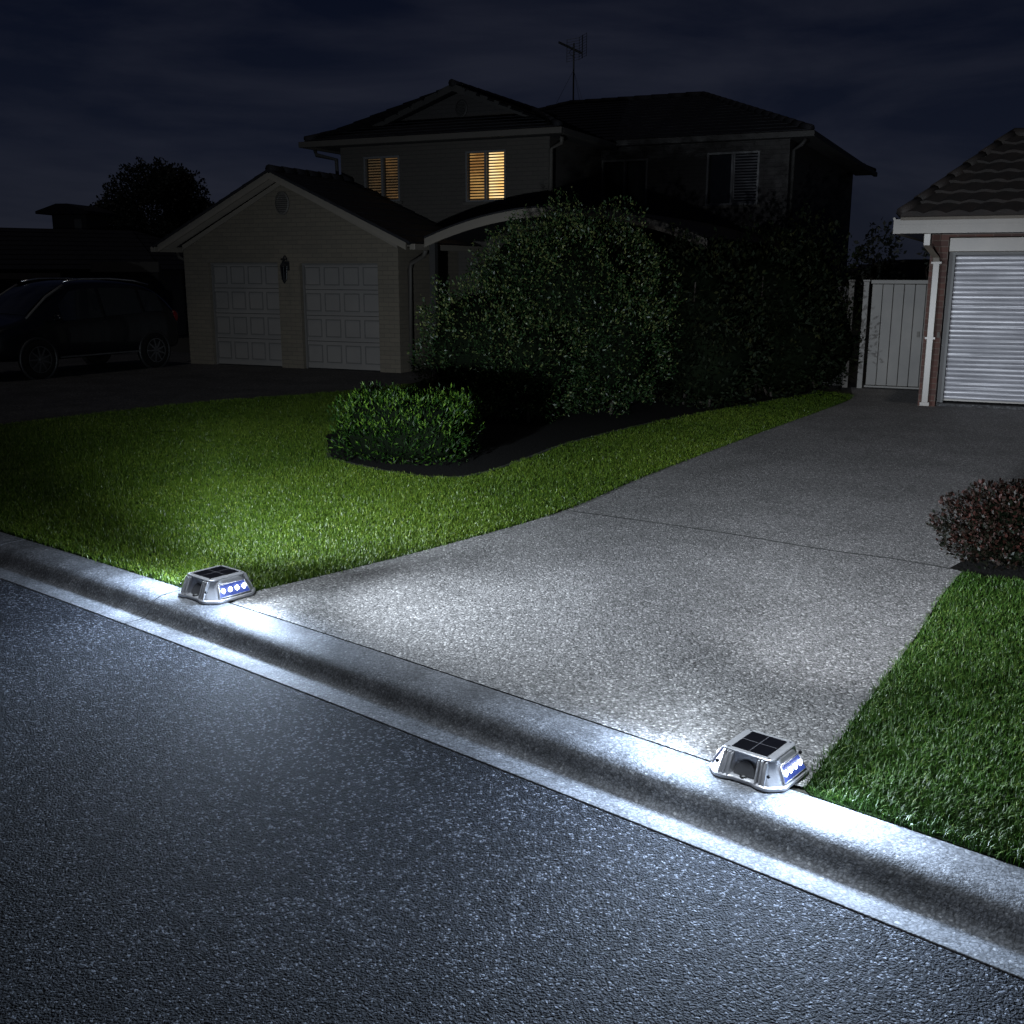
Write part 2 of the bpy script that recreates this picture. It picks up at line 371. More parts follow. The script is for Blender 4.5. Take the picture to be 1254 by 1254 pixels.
# grass blades: nobody could count them
def grass(name, poly, excl, nmax, h, w, dens, m, label):
    P = np.array(poly); lo, hi = np.maximum(P.min(0), (-8.6, 1.5)), np.minimum(P.max(0), (6.2, 19))
    x = RNG.uniform(lo[0], hi[0], nmax); y = RNG.uniform(lo[1], hi[1], nmax)
    keep = in_poly(x, y, poly) & (np.abs(x) < 0.56 * y + 2.4)
    for e in excl: keep &= ~in_poly(x, y, e)
    area = (hi[0] - lo[0]) * (hi[1] - lo[1])
    keep &= RNG.uniform(size=nmax) < dens(y) / (nmax / area)
    x, y = x[keep], y[keep]; n = len(x); x = x + RNG.normal(0, .014, n); y = y + RNG.normal(0, .014, n)
    clump = np.sin(x * 9.1 + np.sin(y * 7.3) * 2) * np.sin(y * 8.3 + np.sin(x * 6.1) * 2) * 0.5 + 0.5
    patch = np.sin(x * 1.3 + 1.7 * np.sin(y * 0.9)) * np.sin(y * 1.1 + 1.3 * np.sin(x * 0.8)) * 0.5 + 0.5
    H = h * RNG.uniform(0.45, 1.25, n) * (0.7 + 0.5 * clump)
    az = RNG.uniform(0, 2 * PI, n); lean = H * RNG.uniform(0.2, 1.15, n)
    fa = az + RNG.normal(0, 0.5, n); W = w * RNG.uniform(0.7, 1.3, n)
    dx, dy = np.cos(az), np.sin(az); sx, sy = -np.sin(fa), np.cos(fa)
    z0 = np.full(n, -0.006)
    def pt(l, s, zz): return np.stack([x + dx * lean * l + sx * W * s, y + dy * lean * l + sy * W * s, z0 + zz], 1)
    V = np.stack([pt(0, -.5, 0 * H), pt(0, .5, 0 * H), pt(.3, .42, .6 * H), pt(.3, -.42, .6 * H), pt(1, 0, H * RNG.uniform(.75, 1, n))], 1).reshape(-1, 3)
    b = np.arange(n) * 5
    Lq = np.stack([b, b + 1, b + 2, b + 3, b + 3, b + 2, b + 4], 1).ravel()
    st = np.stack([np.arange(n) * 7, np.arange(n) * 7 + 4], 1).ravel()
    tone = np.clip(RNG.uniform(0.05, 0.75, n) ** 1.2 + 0.25 * (patch - 0.4), 0, 1)
    tone = np.where(RNG.uniform(size=n) < .035, 1.0, tone)
    T = np.stack([tone * .35, tone * .35, tone, tone, np.clip(tone + .22, 0, 1)], 1).ravel()
    o = np_mesh(name, V, Lq, st, m, tone=T)
    return tag(o, label, 'grass', None, 'stuff')
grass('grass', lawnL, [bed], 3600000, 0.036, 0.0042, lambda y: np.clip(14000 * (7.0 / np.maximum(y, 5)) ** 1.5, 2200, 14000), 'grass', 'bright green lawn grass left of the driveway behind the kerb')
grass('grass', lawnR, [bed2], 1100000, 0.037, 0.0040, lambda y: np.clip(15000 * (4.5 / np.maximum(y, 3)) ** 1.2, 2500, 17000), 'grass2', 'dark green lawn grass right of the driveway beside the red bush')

# ------------------------------------------------------------------ foliage
def leaf_mesh(name, blobs, n, size, m, parent=None, shell=0.35, aspect=0.45, up=0.35, zmin=0.02, power=2.0, tipbias=0.0, lump=0.10, lumpf=3.0, sprigs=0, spriglen=0.25):
    """many small leaves through the outer shell of overlapping lumpy bodies"""
    vol = np.array([b[1][0] * b[1][1] + b[1][1] * b[1][2] + b[1][0] * b[1][2] for b in blobs]); vol = vol / vol.sum()
    C, D = [], []
    for (c, r, *rest), v in zip(blobs, vol):
        k = max(int(n * v), 10); rz = rest[0] if rest else 0.0
        d = RNG.normal(size=(k, 3)); d /= np.linalg.norm(d, axis=1)[:, None]
        pw = power
        s = (np.abs(d[:, 0]) ** pw + np.abs(d[:, 1]) ** pw + np.abs(d[:, 2]) ** pw) ** (-1 / pw)
        lum = 1 + lump * (np.sin(d[:, 0] * lumpf * 2.1 + c[0] * 5) * np.sin(d[:, 1] * lumpf * 2.3 + c[1] * 3) + 0.7 * np.sin(d[:, 2] * lumpf * 2.9 + d[:, 0] * lumpf * 3.7 + c[2]))
        depth = 1 - shell * RNG.uniform(0, 1, k) ** 1.7
        p = d * (s * lum * depth)[:, None] * np.array(r)
        if rz: ca, sa = math.cos(rz), math.sin(rz); p = np.stack([p[:, 0] * ca - p[:, 1] * sa, p[:, 0] * sa + p[:, 1] * ca, p[:, 2]], 1)
        p += np.array(c); C.append(p); D.append(d)
    C = np.concatenate(C); D = np.concatenate(D)
    if sprigs:
        top = np.where(D[:, 2] > -0.1)[0]; idx = RNG.choice(top, sprigs); S = []; SD = []
        for i in idx:
            dd = D[i] + np.array((0, 0, 0.7)) + RNG.normal(0, .25, 3); dd /= np.linalg.norm(dd); ln = spriglen * RNG.uniform(.3, 1)
            k = int(ln / (size * 0.45)) + 2
            for q in range(k): S.append(C[i] + dd * ln * q / k + RNG.normal(0, size * .15, 3)); SD.append(dd + RNG.normal(0, .4, 3))
        C = np.concatenate([C, S]); SD = np.array(SD); D = np.concatenate([D, SD / np.linalg.norm(SD, axis=1)[:, None]])
    ok = C[:, 2] > zmin; C, D = C[ok], D[ok]; k = len(C)
    ax = D * RNG.uniform(0.2, 1.0, (k, 1)) + RNG.normal(0, .55, (k, 3)) + np.array((0, 0, up)); ax /= np.linalg.norm(ax, axis=1)[:, None]
    sd = np.cross(ax, RNG.normal(size=(k, 3))); sd /= np.linalg.norm(sd, axis=1)[:, None]
    nr = np.cross(ax, sd)
    Ls = size * RNG.uniform(.6, 1.35, (k, 1)); Wd = Ls * aspect
    V = np.stack([C, C + ax * Ls * .5 + sd * Wd * .5 + nr * Ls * .06, C + ax * Ls, C + ax * Ls * .5 - sd * Wd * .5 + nr * Ls * .06], 1).reshape(-1, 3)
    b = np.arange(k) * 4
    tone = np.clip(RNG.beta(1.6, 2.6, k) + tipbias * (D[:, 2] > .2) * RNG.uniform(0, 1, k), 0, 1)
    return np_mesh(name, V, np.stack([b, b + 1, b + 2, b + 3], 1).ravel(), np.arange(k) * 4, m, parent, np.repeat(tone, 4))
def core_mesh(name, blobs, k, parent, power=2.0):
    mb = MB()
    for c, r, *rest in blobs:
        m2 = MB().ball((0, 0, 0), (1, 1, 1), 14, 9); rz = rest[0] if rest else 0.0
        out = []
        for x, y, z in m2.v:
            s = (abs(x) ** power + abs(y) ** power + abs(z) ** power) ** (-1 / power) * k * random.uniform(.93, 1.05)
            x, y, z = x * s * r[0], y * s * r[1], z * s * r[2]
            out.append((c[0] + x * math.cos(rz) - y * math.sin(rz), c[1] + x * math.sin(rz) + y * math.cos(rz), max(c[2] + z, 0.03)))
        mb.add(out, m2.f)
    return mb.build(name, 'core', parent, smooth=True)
def shrub(name, base, blobs, n, size, m, label, cat, group=None, stems=5, corek=0.72, power=2.0, **kw):
    root = empty(name, base, 0, label, cat, group)
    bl = [((c[0] - base[0], c[1] - base[1], c[2]), *r) for c, *r in blobs]
    fo = leaf_mesh('foliage', bl, n, size, m, root, power=power, **kw)
    core_mesh('shade_core', bl, corek, root, power)  # added hidden dark core, blocks light inside the foliage
    for i in range(stems):
        c, r, *_ = random.choice(bl); a = random.uniform(0, 6.3); q = random.uniform(.1, .5)
        MB().tube([(c[0] + .15 * math.cos(a), c[1] + .15 * math.sin(a), 0), (c[0] + r[0] * q * math.cos(a), c[1] + r[1] * q * math.sin(a), c[2] * .6),
                 (c[0] + r[0] * q * 1.5 * math.cos(a), c[1] + r[1] * q * 1.5 * math.sin(a), c[2] + r[2] * .5)], .025, 6, .008).build('stem', 'bark', root, smooth=True)
    return root

shrub('large_bush', (0.5, 15.0, 0), [((0.85, 15.2, 1.5), (1.3, 1.25, 1.38)), ((-0.42, 14.7, .95), (.92, .9, 1.0)), ((0.25, 14.35, .75), (.85, .65, .75)), ((1.35, 14.9, 1.0), (.85, .8, .95)), ((0.2, 15.1, 1.9), (.75, .7, .75))],
      52000, .044, 'bushleaf', 'tall rounded glossy leafed bush with pale new shoots behind the clipped shrub', 'bush', tipbias=.35, sprigs=260, spriglen=.28, shell=.3, lump=.13)
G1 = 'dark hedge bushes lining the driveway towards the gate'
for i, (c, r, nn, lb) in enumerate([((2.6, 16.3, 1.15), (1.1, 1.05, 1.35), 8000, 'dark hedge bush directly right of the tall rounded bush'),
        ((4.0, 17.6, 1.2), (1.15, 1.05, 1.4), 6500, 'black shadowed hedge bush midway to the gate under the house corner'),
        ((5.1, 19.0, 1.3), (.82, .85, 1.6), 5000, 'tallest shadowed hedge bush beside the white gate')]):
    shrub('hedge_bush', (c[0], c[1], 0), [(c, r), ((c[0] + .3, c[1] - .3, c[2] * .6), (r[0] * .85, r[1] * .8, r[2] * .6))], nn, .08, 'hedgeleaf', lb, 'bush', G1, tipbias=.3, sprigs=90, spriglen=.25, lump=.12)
shrub('clipped_shrub', (-1.17, 11.42, 0), [((-1.13, 11.42, .34), (.68, .50, .36), -.25)], 11000, .05, 'boxleaf', 'low clipped bright green box shrub at the tip of the garden bed', 'shrub',
      power=8.0, corek=.86, shell=.35, tipbias=.45, lump=.07, sprigs=900, spriglen=.09, aspect=.28, up=.9)
shrub('red_leaf_shrub', (3.85, 7.45, 0), [((3.85, 7.45, .22), (.78, .60, .30)), ((4.13, 7.5, .24), (.55, .5, .27)), ((3.70, 7.25, .10), (.64, .44, .2))], 26000, .032, 'redleaf', 'low mounded shrub with reddish leaves at the right edge of the driveway', 'shrub',
      tipbias=.5, shell=.3, aspect=.55, up=.5, sprigs=160, spriglen=.08, lump=.07)

def tree(name, base, h, r, blobs, n, size, label):
    root = empty(name, base, 0, label, 'tree')
    mb = MB(); mb.tube([(0, 0, 0), (.06, .03, h * .35), (-.03, .05, h * .7)], r, 9, r * .5)
    for i in range(5):
        a = i * 1.3 + .4; c = blobs[i % len(blobs)][0]
        mb.tube([(0, 0, h * (.35 + .06 * i)), (c[0] * .5 + .2 * math.cos(a), c[1] * .5 + .2 * math.sin(a), c[2] * .85), c], r * .45, 6, r * .12)
    mb.build('trunk', 'bark', root, smooth=True)
    leaf_mesh('crown', blobs, n, size, 'treeleaf', root, shell=.6, lump=.09, lumpf=5, up=.1, aspect=.6, zmin=.3)
    return root
tree('broad_tree', (-13.0, 40.5, 0), 5.2, .28, [((0, 0, 4.1), (1.9, 1.5, 1.65)), ((-1.5, .2, 3.5), (1.1, 1.0, 1.1)), ((1.4, .1, 3.4), (1.2, 1.1, 1.15)), ((.2, 0, 2.4), (2.3, 1.4, 1.2)), ((.5, .1, 4.9), (.9, .8, .7))], 42000, .12,
     'dark broad crowned tree silhouetted behind the double garage on the left')
tree('garden_tree', (7.7, 23.0, 0), 2.7, .07, [((0, 0, 2.35), (.45, .4, .6)), ((-.25, 0, 1.9), (.4, .4, .6)), ((.15, .1, 1.6), (.5, .4, .5))], 1100, .11,
     'small dark tree showing above the gate beside the two storey house')
tree('garden_tree', (8.75, 22.6, 0), 2.6, .06, [((0, 0, 2.35), (.3, .3, .42)), ((.15, 0, 1.85), (.35, .3, .5))], 500, .10,
     'slim dark tree peeking out under the gutter corner of the brick garage')

# ------------------------------------------------------------------ two storey house
TH = math.radians(24.9)
H = empty('two_storey_house', (-2.2, 21.19, 0), -TH, 'dark two storey brick house with double garage and two warmly lit shuttered windows', 'house')
# garage block: front wall with two door openings, gable
def wall_with_holes(mb, a0, a1, z0, z1, b0, b1, holes):
    xs = sorted({a0, a1} | {q for h in holes for q in h[:2]})
    for x0, x1 in zip(xs[:-1], xs[1:]):
        hs = sorted([h[2:] for h in holes if h[0] <= x0 + 1e-6 and h[1] >= x1 - 1e-6])
        z = z0
        for q0, q1 in hs:
            if q0 > z + 1e-6: mb.box((x0, b0, z), (x1, b1, q0))
            z = q1
        if z < z1: mb.box((x0, b0, z), (x1, b1, z1))
AP = -2.65
def gz(a, base=2.45, top=3.82): return top - abs(a - AP) / 2.65 * (top - base)
gw = MB()
wall_with_holes(gw, -5.3, 0, 0, 2.42, 0, .22, [(-4.66, -2.86, 0, 2.14), (-2.32, -.47, 0, 2.12)])
gw.prism([(-5.3, 0, 2.42), (0, 0, 2.42), (0, 0, 2.46), (AP, 0, 3.74), (-5.3, 0, 2.46)], (0, .22, 0))
gw.box((-5.3, .22, 0), (-5.08, 6.0, 2.42)); gw.box((-.22, .22, 0), (0, 5.0, 2.42))
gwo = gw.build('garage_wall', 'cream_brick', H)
def lint(a0, a1, z):   # soldier course lintel shadow line
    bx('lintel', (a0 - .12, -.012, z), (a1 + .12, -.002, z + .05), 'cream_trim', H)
def garage_door(a0, a1, z1):
    d = bx('garage_door', (a0 + .002, .12, .02), (a1 - .002, .16, z1), 'white_paint', H)
    w = a1 - a0; pn = MB()
    for r in range(4):
        for c in range(4):
            x0 = a0 + w * (c + .10) / 4; x1 = a0 + w * (c + .90) / 4; y0 = .05 + (z1 - .05) * (r + .16) / 4; y1 = .05 + (z1 - .05) * (r + .86) / 4; t = .022
            for lo, hi in [((x0, y0), (x1, y0 + t)), ((x0, y1 - t), (x1, y1)), ((x0, y0 + t), (x0 + t, y1 - t)), ((x1 - t, y0 + t), (x1, y1 - t))]:
                pn.box((lo[0], .106, lo[1]), (hi[0], .119, hi[1]))
    pn.build('door_panel', 'door_line', d, bevel=.003)
    sm = MB()
    for r in range(1, 4): sm.box((a0 + .01, .117, .05 + (z1 - .05) * r / 4 - .006), (a1 - .01, .1195, .05 + (z1 - .05) * r / 4 + .006))
    sm.build('door_seam', 'dark_trim', d)
    fr = MB(); fr.box((a0 + .003, .09, 0), (a0 + .045, .118, z1)); fr.box((a1 - .045, .09, 0), (a1 - .003, .118, z1)); fr.box((a0 + .003, .08, z1 - .04), (a1 - .003, .118, z1 - .002))
    fr.build('door_frame', 'frame_dark', d)
garage_door(-4.66, -2.86, 2.14); garage_door(-2.32, -.47, 2.12)
bx('garage_floor', (-5.05, .24, 0.001), (-.24, 4.9, .012), 'side_drive', H)
def barge(parent, pts, b, dep, hgt, m, name='bargeboard'):
    mb = MB()
    for (a0, z0), (a1, z1) in zip(pts[:-1], pts[1:]):
        mb.prism([(a0, b, z0), (a1, b, z1), (a1, b, z1 + hgt), (a0, b, z0 + hgt)], (0, dep, 0))
    return mb.build(name, m, parent)
OV = -.42
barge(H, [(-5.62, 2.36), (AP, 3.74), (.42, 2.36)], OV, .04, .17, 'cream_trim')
MB().prism([(-5.60, OV + .04, 2.42), (AP, OV + .04, 3.80), (AP, OV + .04, 3.83), (-5.60, OV + .04, 2.45)], (0, .40, 0)).build('soffit', 'soffit', H)
MB().prism([(AP + .002, OV + .04, 3.80), (.40, OV + .04, 2.42), (.40, OV + .04, 2.45), (AP + .002, OV + .04, 3.83)], (0, .40, 0)).build('soffit', 'soffit', H)
barge(H, [(-5.3, 2.40), (AP, 3.66), (0, 2.40)], -.03, .028, .10, 'cream_trim', 'gable_trim')
# roof slabs with stepped tile courses
def tile_slope(mb, e0, e1, r0, r1, courses, step=.03, wave=.0, nu=2, thick=.05):
    """courses between eave line e0-e1 and ridge line r0-r1, each lapping over the one below"""
    e0, e1, r0, r1 = map(Vector, (e0, e1, r0, r1)); nrm = (e1 - e0).cross(r0 - e0 if (r0 - e0).length > .01 else r1 - e0).normalized()
    if nrm.z < 0: nrm = -nrm
    for i in range(courses):
        s0, s1 = i / courses, min((i + 1.12) / courses, 1.0)
        A0, A1 = e0.lerp(r0, s0), e1.lerp(r1, s0); B0, B1 = e0.lerp(r0, s1), e1.lerp(r1, s1)
        k = max(nu, int((A1 - A0).length / .075)) if wave else 1
        lo, hi, lo2 = [], [], []
        for j in range(k + 1):
            u = j / k; pa, pb = A0.lerp(A1, u), B0.lerp(B1, u)
            w = wave * abs(math.sin(PI * ((pa - e0).dot((e1 - e0).normalized()) / .30 + (i % 2) * .5))) if wave else 0
            lo.append(pa + nrm * (thick + step + w)); hi.append(pb + nrm * (thick + w * .6)); lo2.append(pa + nrm * (thick * .2))
        mb.loft([lo2, lo, hi], cap=False, closed=False)
gr = MB()
tile_slope(gr, (-5.72, OV - .03, 2.44), (-5.72, 6.5, 2.44), (AP, OV - .03, 3.86), (AP, 6.5, 3.86), 10, .02)
tile_slope(gr, (.52, OV - .03, 2.44), (.52, 6.5, 2.44), (AP, OV - .03, 3.86), (AP, 6.5, 3.86), 10, .02)
gr.prism([(-5.72, OV - .025, 2.455), (AP, OV - .025, 3.875), (AP, OV - .025, 3.93), (-5.72, OV - .025, 2.51)], (0, .1, 0)); gr.prism([(.52, OV - .025, 2.455), (AP, OV - .025, 3.875), (AP, OV - .025, 3.93), (.52, OV - .025, 2.51)], (0, .1, 0))
rt = gr.build('garage_roof', 'dark_tile', H)
rc = MB()
for i in range(16): rc.tube([(AP, OV + i * .42, 3.93), (AP, OV + i * .42 + .44, 3.915)], .085, 8)
rc.build('ridge_cap', 'dark_tile', rt, smooth=True)
for a0, a1, nm in ((-5.82, -5.70, 'gutter'), (.50, .62, 'gutter')):
    bx(nm, (a0, OV, 2.36), (a1, 5.0, 2.47), 'cream_trim', H, bevel=.01)
dp = MB(); dp.tube([(.55, .12, 2.36), (.45, .2, 2.25), (.12, .3, 2.12), (.08, .3, 2.0), (.08, .3, .05)], .045, 8); dp.build('downpipe', 'dim_trim', H, smooth=True)
dp = MB(); dp.tube([(-5.75, .3, 2.36), (-5.68, .3, 2.25), (-5.38, .3, 2.12), (-5.36, .3, .05)], .04, 8); dp.build('downpipe', 'dim_trim', H, smooth=True)
# oval gable vents
def vent(parent, a, b, z, ra, rz_, m):
    v = MB(); v.lathe([(1.0, 0), (1.0, -.03), (.86, -.04), (.86, -.012)], (0, 0, 0), 28, 'y')
    v.v = [(a + x * ra, b + y, z + q * rz_) for x, y, q in v.v]; o = v.build('gable_vent', m, parent)
    l = MB()
    for i in range(-4, 5):
        q = i / 5; w = math.sqrt(1 - q * q) * .84
        l.prism([(a - ra * w, b - .014, z + rz_ * q * .86 - .012), (a + ra * w, b - .014, z + rz_ * q * .86 - .012), (a + ra * w, b - .034, z + rz_ * q * .86 - .028), (a - ra * w, b - .034, z + rz_ * q * .86 - .028)], (0, 0, .012))
    l.build('louvre', m, o)
vent(H, -2.66, 0.0, 3.30, .17, .23, 'gate_paint')
# wall lantern between the doors
la = MB(); la.lathe([(.012, .0), (.06, .02), (.075, .03), (.012, .04)], (-2.6, -.14, 2.17), 6); la.lathe([(.03, 0), (.085, .012), (.04, .08), (.012, .13), (.02, .16), (0.004, .19)], (-2.6, -.14, 2.06), 6)
la.lathe([(.01, -.08), (.03, -.05), (.045, -.02), (.05, 0)], (-2.6, -.14, 1.80), 6)
for k in range(6):
    a = k * PI / 3; la.tube([(-2.6 + .05 * math.cos(a), -.14 + .05 * math.sin(a), 1.80), (-2.6 + .078 * math.cos(a), -.14 + .078 * math.sin(a), 2.07)], .006, 5)
la.tube([(-2.6, -.14, 2.2), (-2.6, -.10, 2.27), (-2.6, -.03, 2.22), (-2.6, -.015, 2.10)], .012, 6); la.box((-2.64, -.03, 1.98), (-2.56, -.002, 2.16))
lo = la.build('wall_lantern', 'black', H); gl = MB().lathe([(.043, 0), (.070, .25)], (-2.6, -.14, 1.805), 6); gl.build('lantern_glass', 'dark_glass', lo)

# upper storey: front wing and main block
WB = 2.5
ww = MB(); wall_with_holes(ww, -2.9, 2.1, 0.0, 4.66, WB, WB + .22, [(-2.30, -1.40, 3.44, 4.39), (.20, 1.13, 3.38, 4.40)])
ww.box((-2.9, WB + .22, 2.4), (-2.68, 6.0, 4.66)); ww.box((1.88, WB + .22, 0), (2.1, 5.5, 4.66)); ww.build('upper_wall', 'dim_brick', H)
mw = MB(); wall_with_holes(mw, 2.1, 6.3, 0, 4.72, 5.5, 5.72, [(4.54, 5.68, 3.36, 4.46), (2.12, 3.2, 3.40, 4.40)])
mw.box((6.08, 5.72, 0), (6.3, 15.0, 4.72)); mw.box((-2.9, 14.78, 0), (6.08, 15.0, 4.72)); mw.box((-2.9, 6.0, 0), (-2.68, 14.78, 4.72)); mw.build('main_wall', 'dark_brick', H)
def window(a0, a1, z0, z1, b, split, cells, frame_m, slat_m, n, sill=True, slats=(True, True)):
    fr = MB(); t = .04
    fr.box((a0, b - .02, z0), (a0 + t, b + .08, z1)); fr.box((a1 - t, b - .02, z0), (a1, b + .08, z1)); fr.box((a0 + t, b - .02, z0), (a1 - t, b + .08, z0 + t)); fr.box((a0 + t, b - .02, z1 - t), (a1 - t, b + .08, z1))
    fr.box((split - .025, b - .018, z0 + t), (split + .025, b + .078, z1 - t))
    w = fr.build('window', frame_m, H)
    for (s0, s1), cm, sl in zip(((a0 + t, split - .025), (split + .025, a1 - t)), cells, slats):
        bx('window_pane', (s0, b + .10, z0 + t), (s1, b + .105, z1 - t), cm, w)
        if sl:
            mb = MB(); hh = (z1 - z0 - 2 * t) / n
            for i in range(n):
                z = z0 + t + hh * (i + .5)
                mb.prism([(s0 + .015, b + .05, z - hh * .40), (s0 + .015, b + .04, z - hh * .40), (s0 + .015, b + .075, z + hh * .12), (s0 + .015, b + .085, z + hh * .12)], (s1 - s0 - .03, 0, 0))
            mb.box((s0, b + .04, z0 + t), (s0 + .014, b + .09, z1 - t)); mb.box((s1 - .014, b + .04, z0 + t), (s1, b + .09, z1 - t))
            mb.build('shutter', slat_m, w)
    if sill: bx('sill', (a0 - .06, b - .05, z0 - .06), (a1 + .06, b + .03, z0 - .002), 'dim_trim', w)
window(-2.30, -1.40, 3.44, 4.39, WB, -1.84, ('glow_faint', 'glow_dim'), 'frame_white', 'slat', 15)
window(.20, 1.13, 3.38, 4.40, WB, .66, ('glow_mid', 'glow_bright'), 'frame_white', 'slat', 16)
window(4.54, 5.68, 3.36, 4.46, 5.5, 5.1, ('dark_glass', 'dark_glass'), 'frame_white', 'slat_white', 17, slats=(False, True))
window(2.12, 3.2, 3.40, 4.40, 5.5, 2.66, ('dark_glass', 'dark_glass'), 'frame_dark', 'slat_white', 16, sill=False, slats=(False, False))
# wing roof: hipped skirt, gablet, ridge running back
EZ = 4.66
wr = MB()
tile_slope(wr, (-3.40, 1.9, EZ), (2.55, 1.9, EZ), (-2.35, 3.45, 5.17), (1.35, 3.45, 5.17), 5, .02)
tile_slope(wr, (-3.40, 1.9, EZ), (-3.40, 9.5, EZ), (-.38, 3.1, 5.78), (-.38, 9.5, 5.78), 9, .02)
tile_slope(wr, (2.55, 1.9, EZ), (2.55, 9.5, EZ), (-.38, 3.1, 5.78), (-.38, 9.5, 5.78), 9, .02)
wro = wr.build('wing_roof', 'dark_tile', H)
gb = MB().add([(-2.2, 3.47, 5.14), (1.38, 3.47, 5.14), (-.38, 3.47, 5.76)], [(0, 1, 2)]); gb.build('gablet', 'dark_brick', wro)
barge(wro, [(-2.45, 4.97), (-.38, 5.70), (1.62, 4.97)], 3.02, .035, .15, 'dark_trim')
vent(H, -.38, 3.46, 5.40, .14, .18, 'dark_trim')
wc = MB()
for i in range(14): wc.tube([(-.38, 3.0 + i * .42, 5.86), (-.38, 3.0 + i * .42 + .44, 5.85)], .08, 8)
wc.build('ridge_cap', 'dark_tile', wro, smooth=True)
for s, (x1) in ((-3.40, -2.35), (2.55, 1.35)):
    wc = MB()
    for i in range(5):
        f0, f1 = i / 5, (i + 1.08) / 5; wc.tube([(s + (x1 - s) * f0, 1.9 + 1.55 * f0, EZ + .08 + .51 * f0), (s + (x1 - s) * f1, 1.9 + 1.55 * f1, EZ + .07 + .51 * f1)], .075, 8)
    wc.build('ridge_cap', 'dark_tile', wro, smooth=True)
for lo_, hi_ in (((-3.50, 1.78, EZ - .09), (2.65, 1.9, EZ + .03)), ((-3.50, 1.905, EZ - .09), (-3.40, 9.0, EZ + .03)), ((2.55, 1.905, EZ - .09), (2.65, 5.0, EZ + .03))): bx('gutter', lo_, hi_, 'dim_trim', H, .012)
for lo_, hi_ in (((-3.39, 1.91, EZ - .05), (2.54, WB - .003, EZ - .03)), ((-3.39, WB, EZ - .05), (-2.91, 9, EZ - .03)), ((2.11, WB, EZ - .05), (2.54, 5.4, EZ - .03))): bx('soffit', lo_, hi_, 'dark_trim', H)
dp = MB(); dp.tube([(-3.43, 2.3, EZ - .09), (-3.40, 2.3, EZ - .2), (-2.98, 2.45, EZ - .30), (-2.95, 2.45, 3.5)], .045, 8); dp.build('downpipe', 'dark_trim', H, smooth=True)
dp = MB(); dp.tube([(2.45, 2.3, EZ - .09), (2.42, 2.35, EZ - .2), (2.16, 2.44, EZ - .30), (2.15, 2.44, 2.0)], .045, 8); dp.build('downpipe', 'dim_trim', H, smooth=True)
# main roof
mr = MB(); e = [(-3.4, 5.0, 4.72), (6.8, 5.0, 4.72), (6.8, 15.6, 4.72), (-3.4, 15.6, 4.72)]; R0, R1 = (-.75, 10.6, 6.38), (3.0, 10.6, 6.38)
tile_slope(mr, e[0], e[1], R0, R1, 14, .02); tile_slope(mr, e[1], e[2], R1, R1, 11, .02); tile_slope(mr, e[2], e[3], R1, R0, 14, .02); tile_slope(mr, e[3], e[0], R0, R0, 11, .02)
mro = mr.build('main_roof', 'dark_tile', H)
for p, q in ((R0, R1), (e[1], R1), (e[2], R1), (e[0], R0)):
    mc = MB(); P, Q = Vector(p), Vector(q); k = int((Q - P).length / .42)
    for i in range(k): mc.tube([P.lerp(Q, i / k) + Vector((0, 0, .075)), P.lerp(Q, (i + 1.08) / k) + Vector((0, 0, .06))], .085, 8)
    mc.build('ridge_cap', 'dark_tile', mro, smooth=True)
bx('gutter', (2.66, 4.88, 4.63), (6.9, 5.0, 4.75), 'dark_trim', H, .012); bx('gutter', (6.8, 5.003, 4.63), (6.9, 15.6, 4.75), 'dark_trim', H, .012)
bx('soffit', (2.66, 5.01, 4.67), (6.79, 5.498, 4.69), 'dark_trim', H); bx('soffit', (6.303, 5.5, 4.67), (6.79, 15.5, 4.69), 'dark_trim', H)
dp = MB(); dp.tube([(6.62, 5.5, 4.66), (6.55, 5.5, 4.55), (6.36, 5.6, 4.45), (6.36, 5.6, .1)], .045, 8); dp.build('downpipe', 'dark_trim', H, smooth=True)
# porch: arched fascia with barrel roof
def pz(a): q = (a - 3.27) / 2.85; return 2.42 + .60 * (1 - q * q) 
aa = [.62 + (6.08 - .62) * i / 32 for i in range(33)]
po = MB(); po.loft([[(a, -.06, pz(a) - .09), (a, -.06, pz(a) + .07), (a, -.01, pz(a) + .07), (a, -.01, pz(a) - .09)] for a in aa]); por = po.build('porch_arch', 'cream_trim', H)
pr_ = MB(); pr_.loft([[(a, -.09, pz(a) + .072), (a, -.09, pz(a) + .10), (a, 5.49, pz(a) + .10), (a, 5.49, pz(a) + .072)] for a in aa]); pr_.build('porch_roof', 'dark_tile', por)
for a in (.75, 5.95):
    bx('porch_post', (a - .06, .0, 0), (a + .06, .12, pz(a) - .02), 'dark_trim', por)
fd = MB(); fd.box((2.9, 5.45, .05), (3.9, 5.495, 2.1)); fdo = fd.build('front_door', 'black', H)
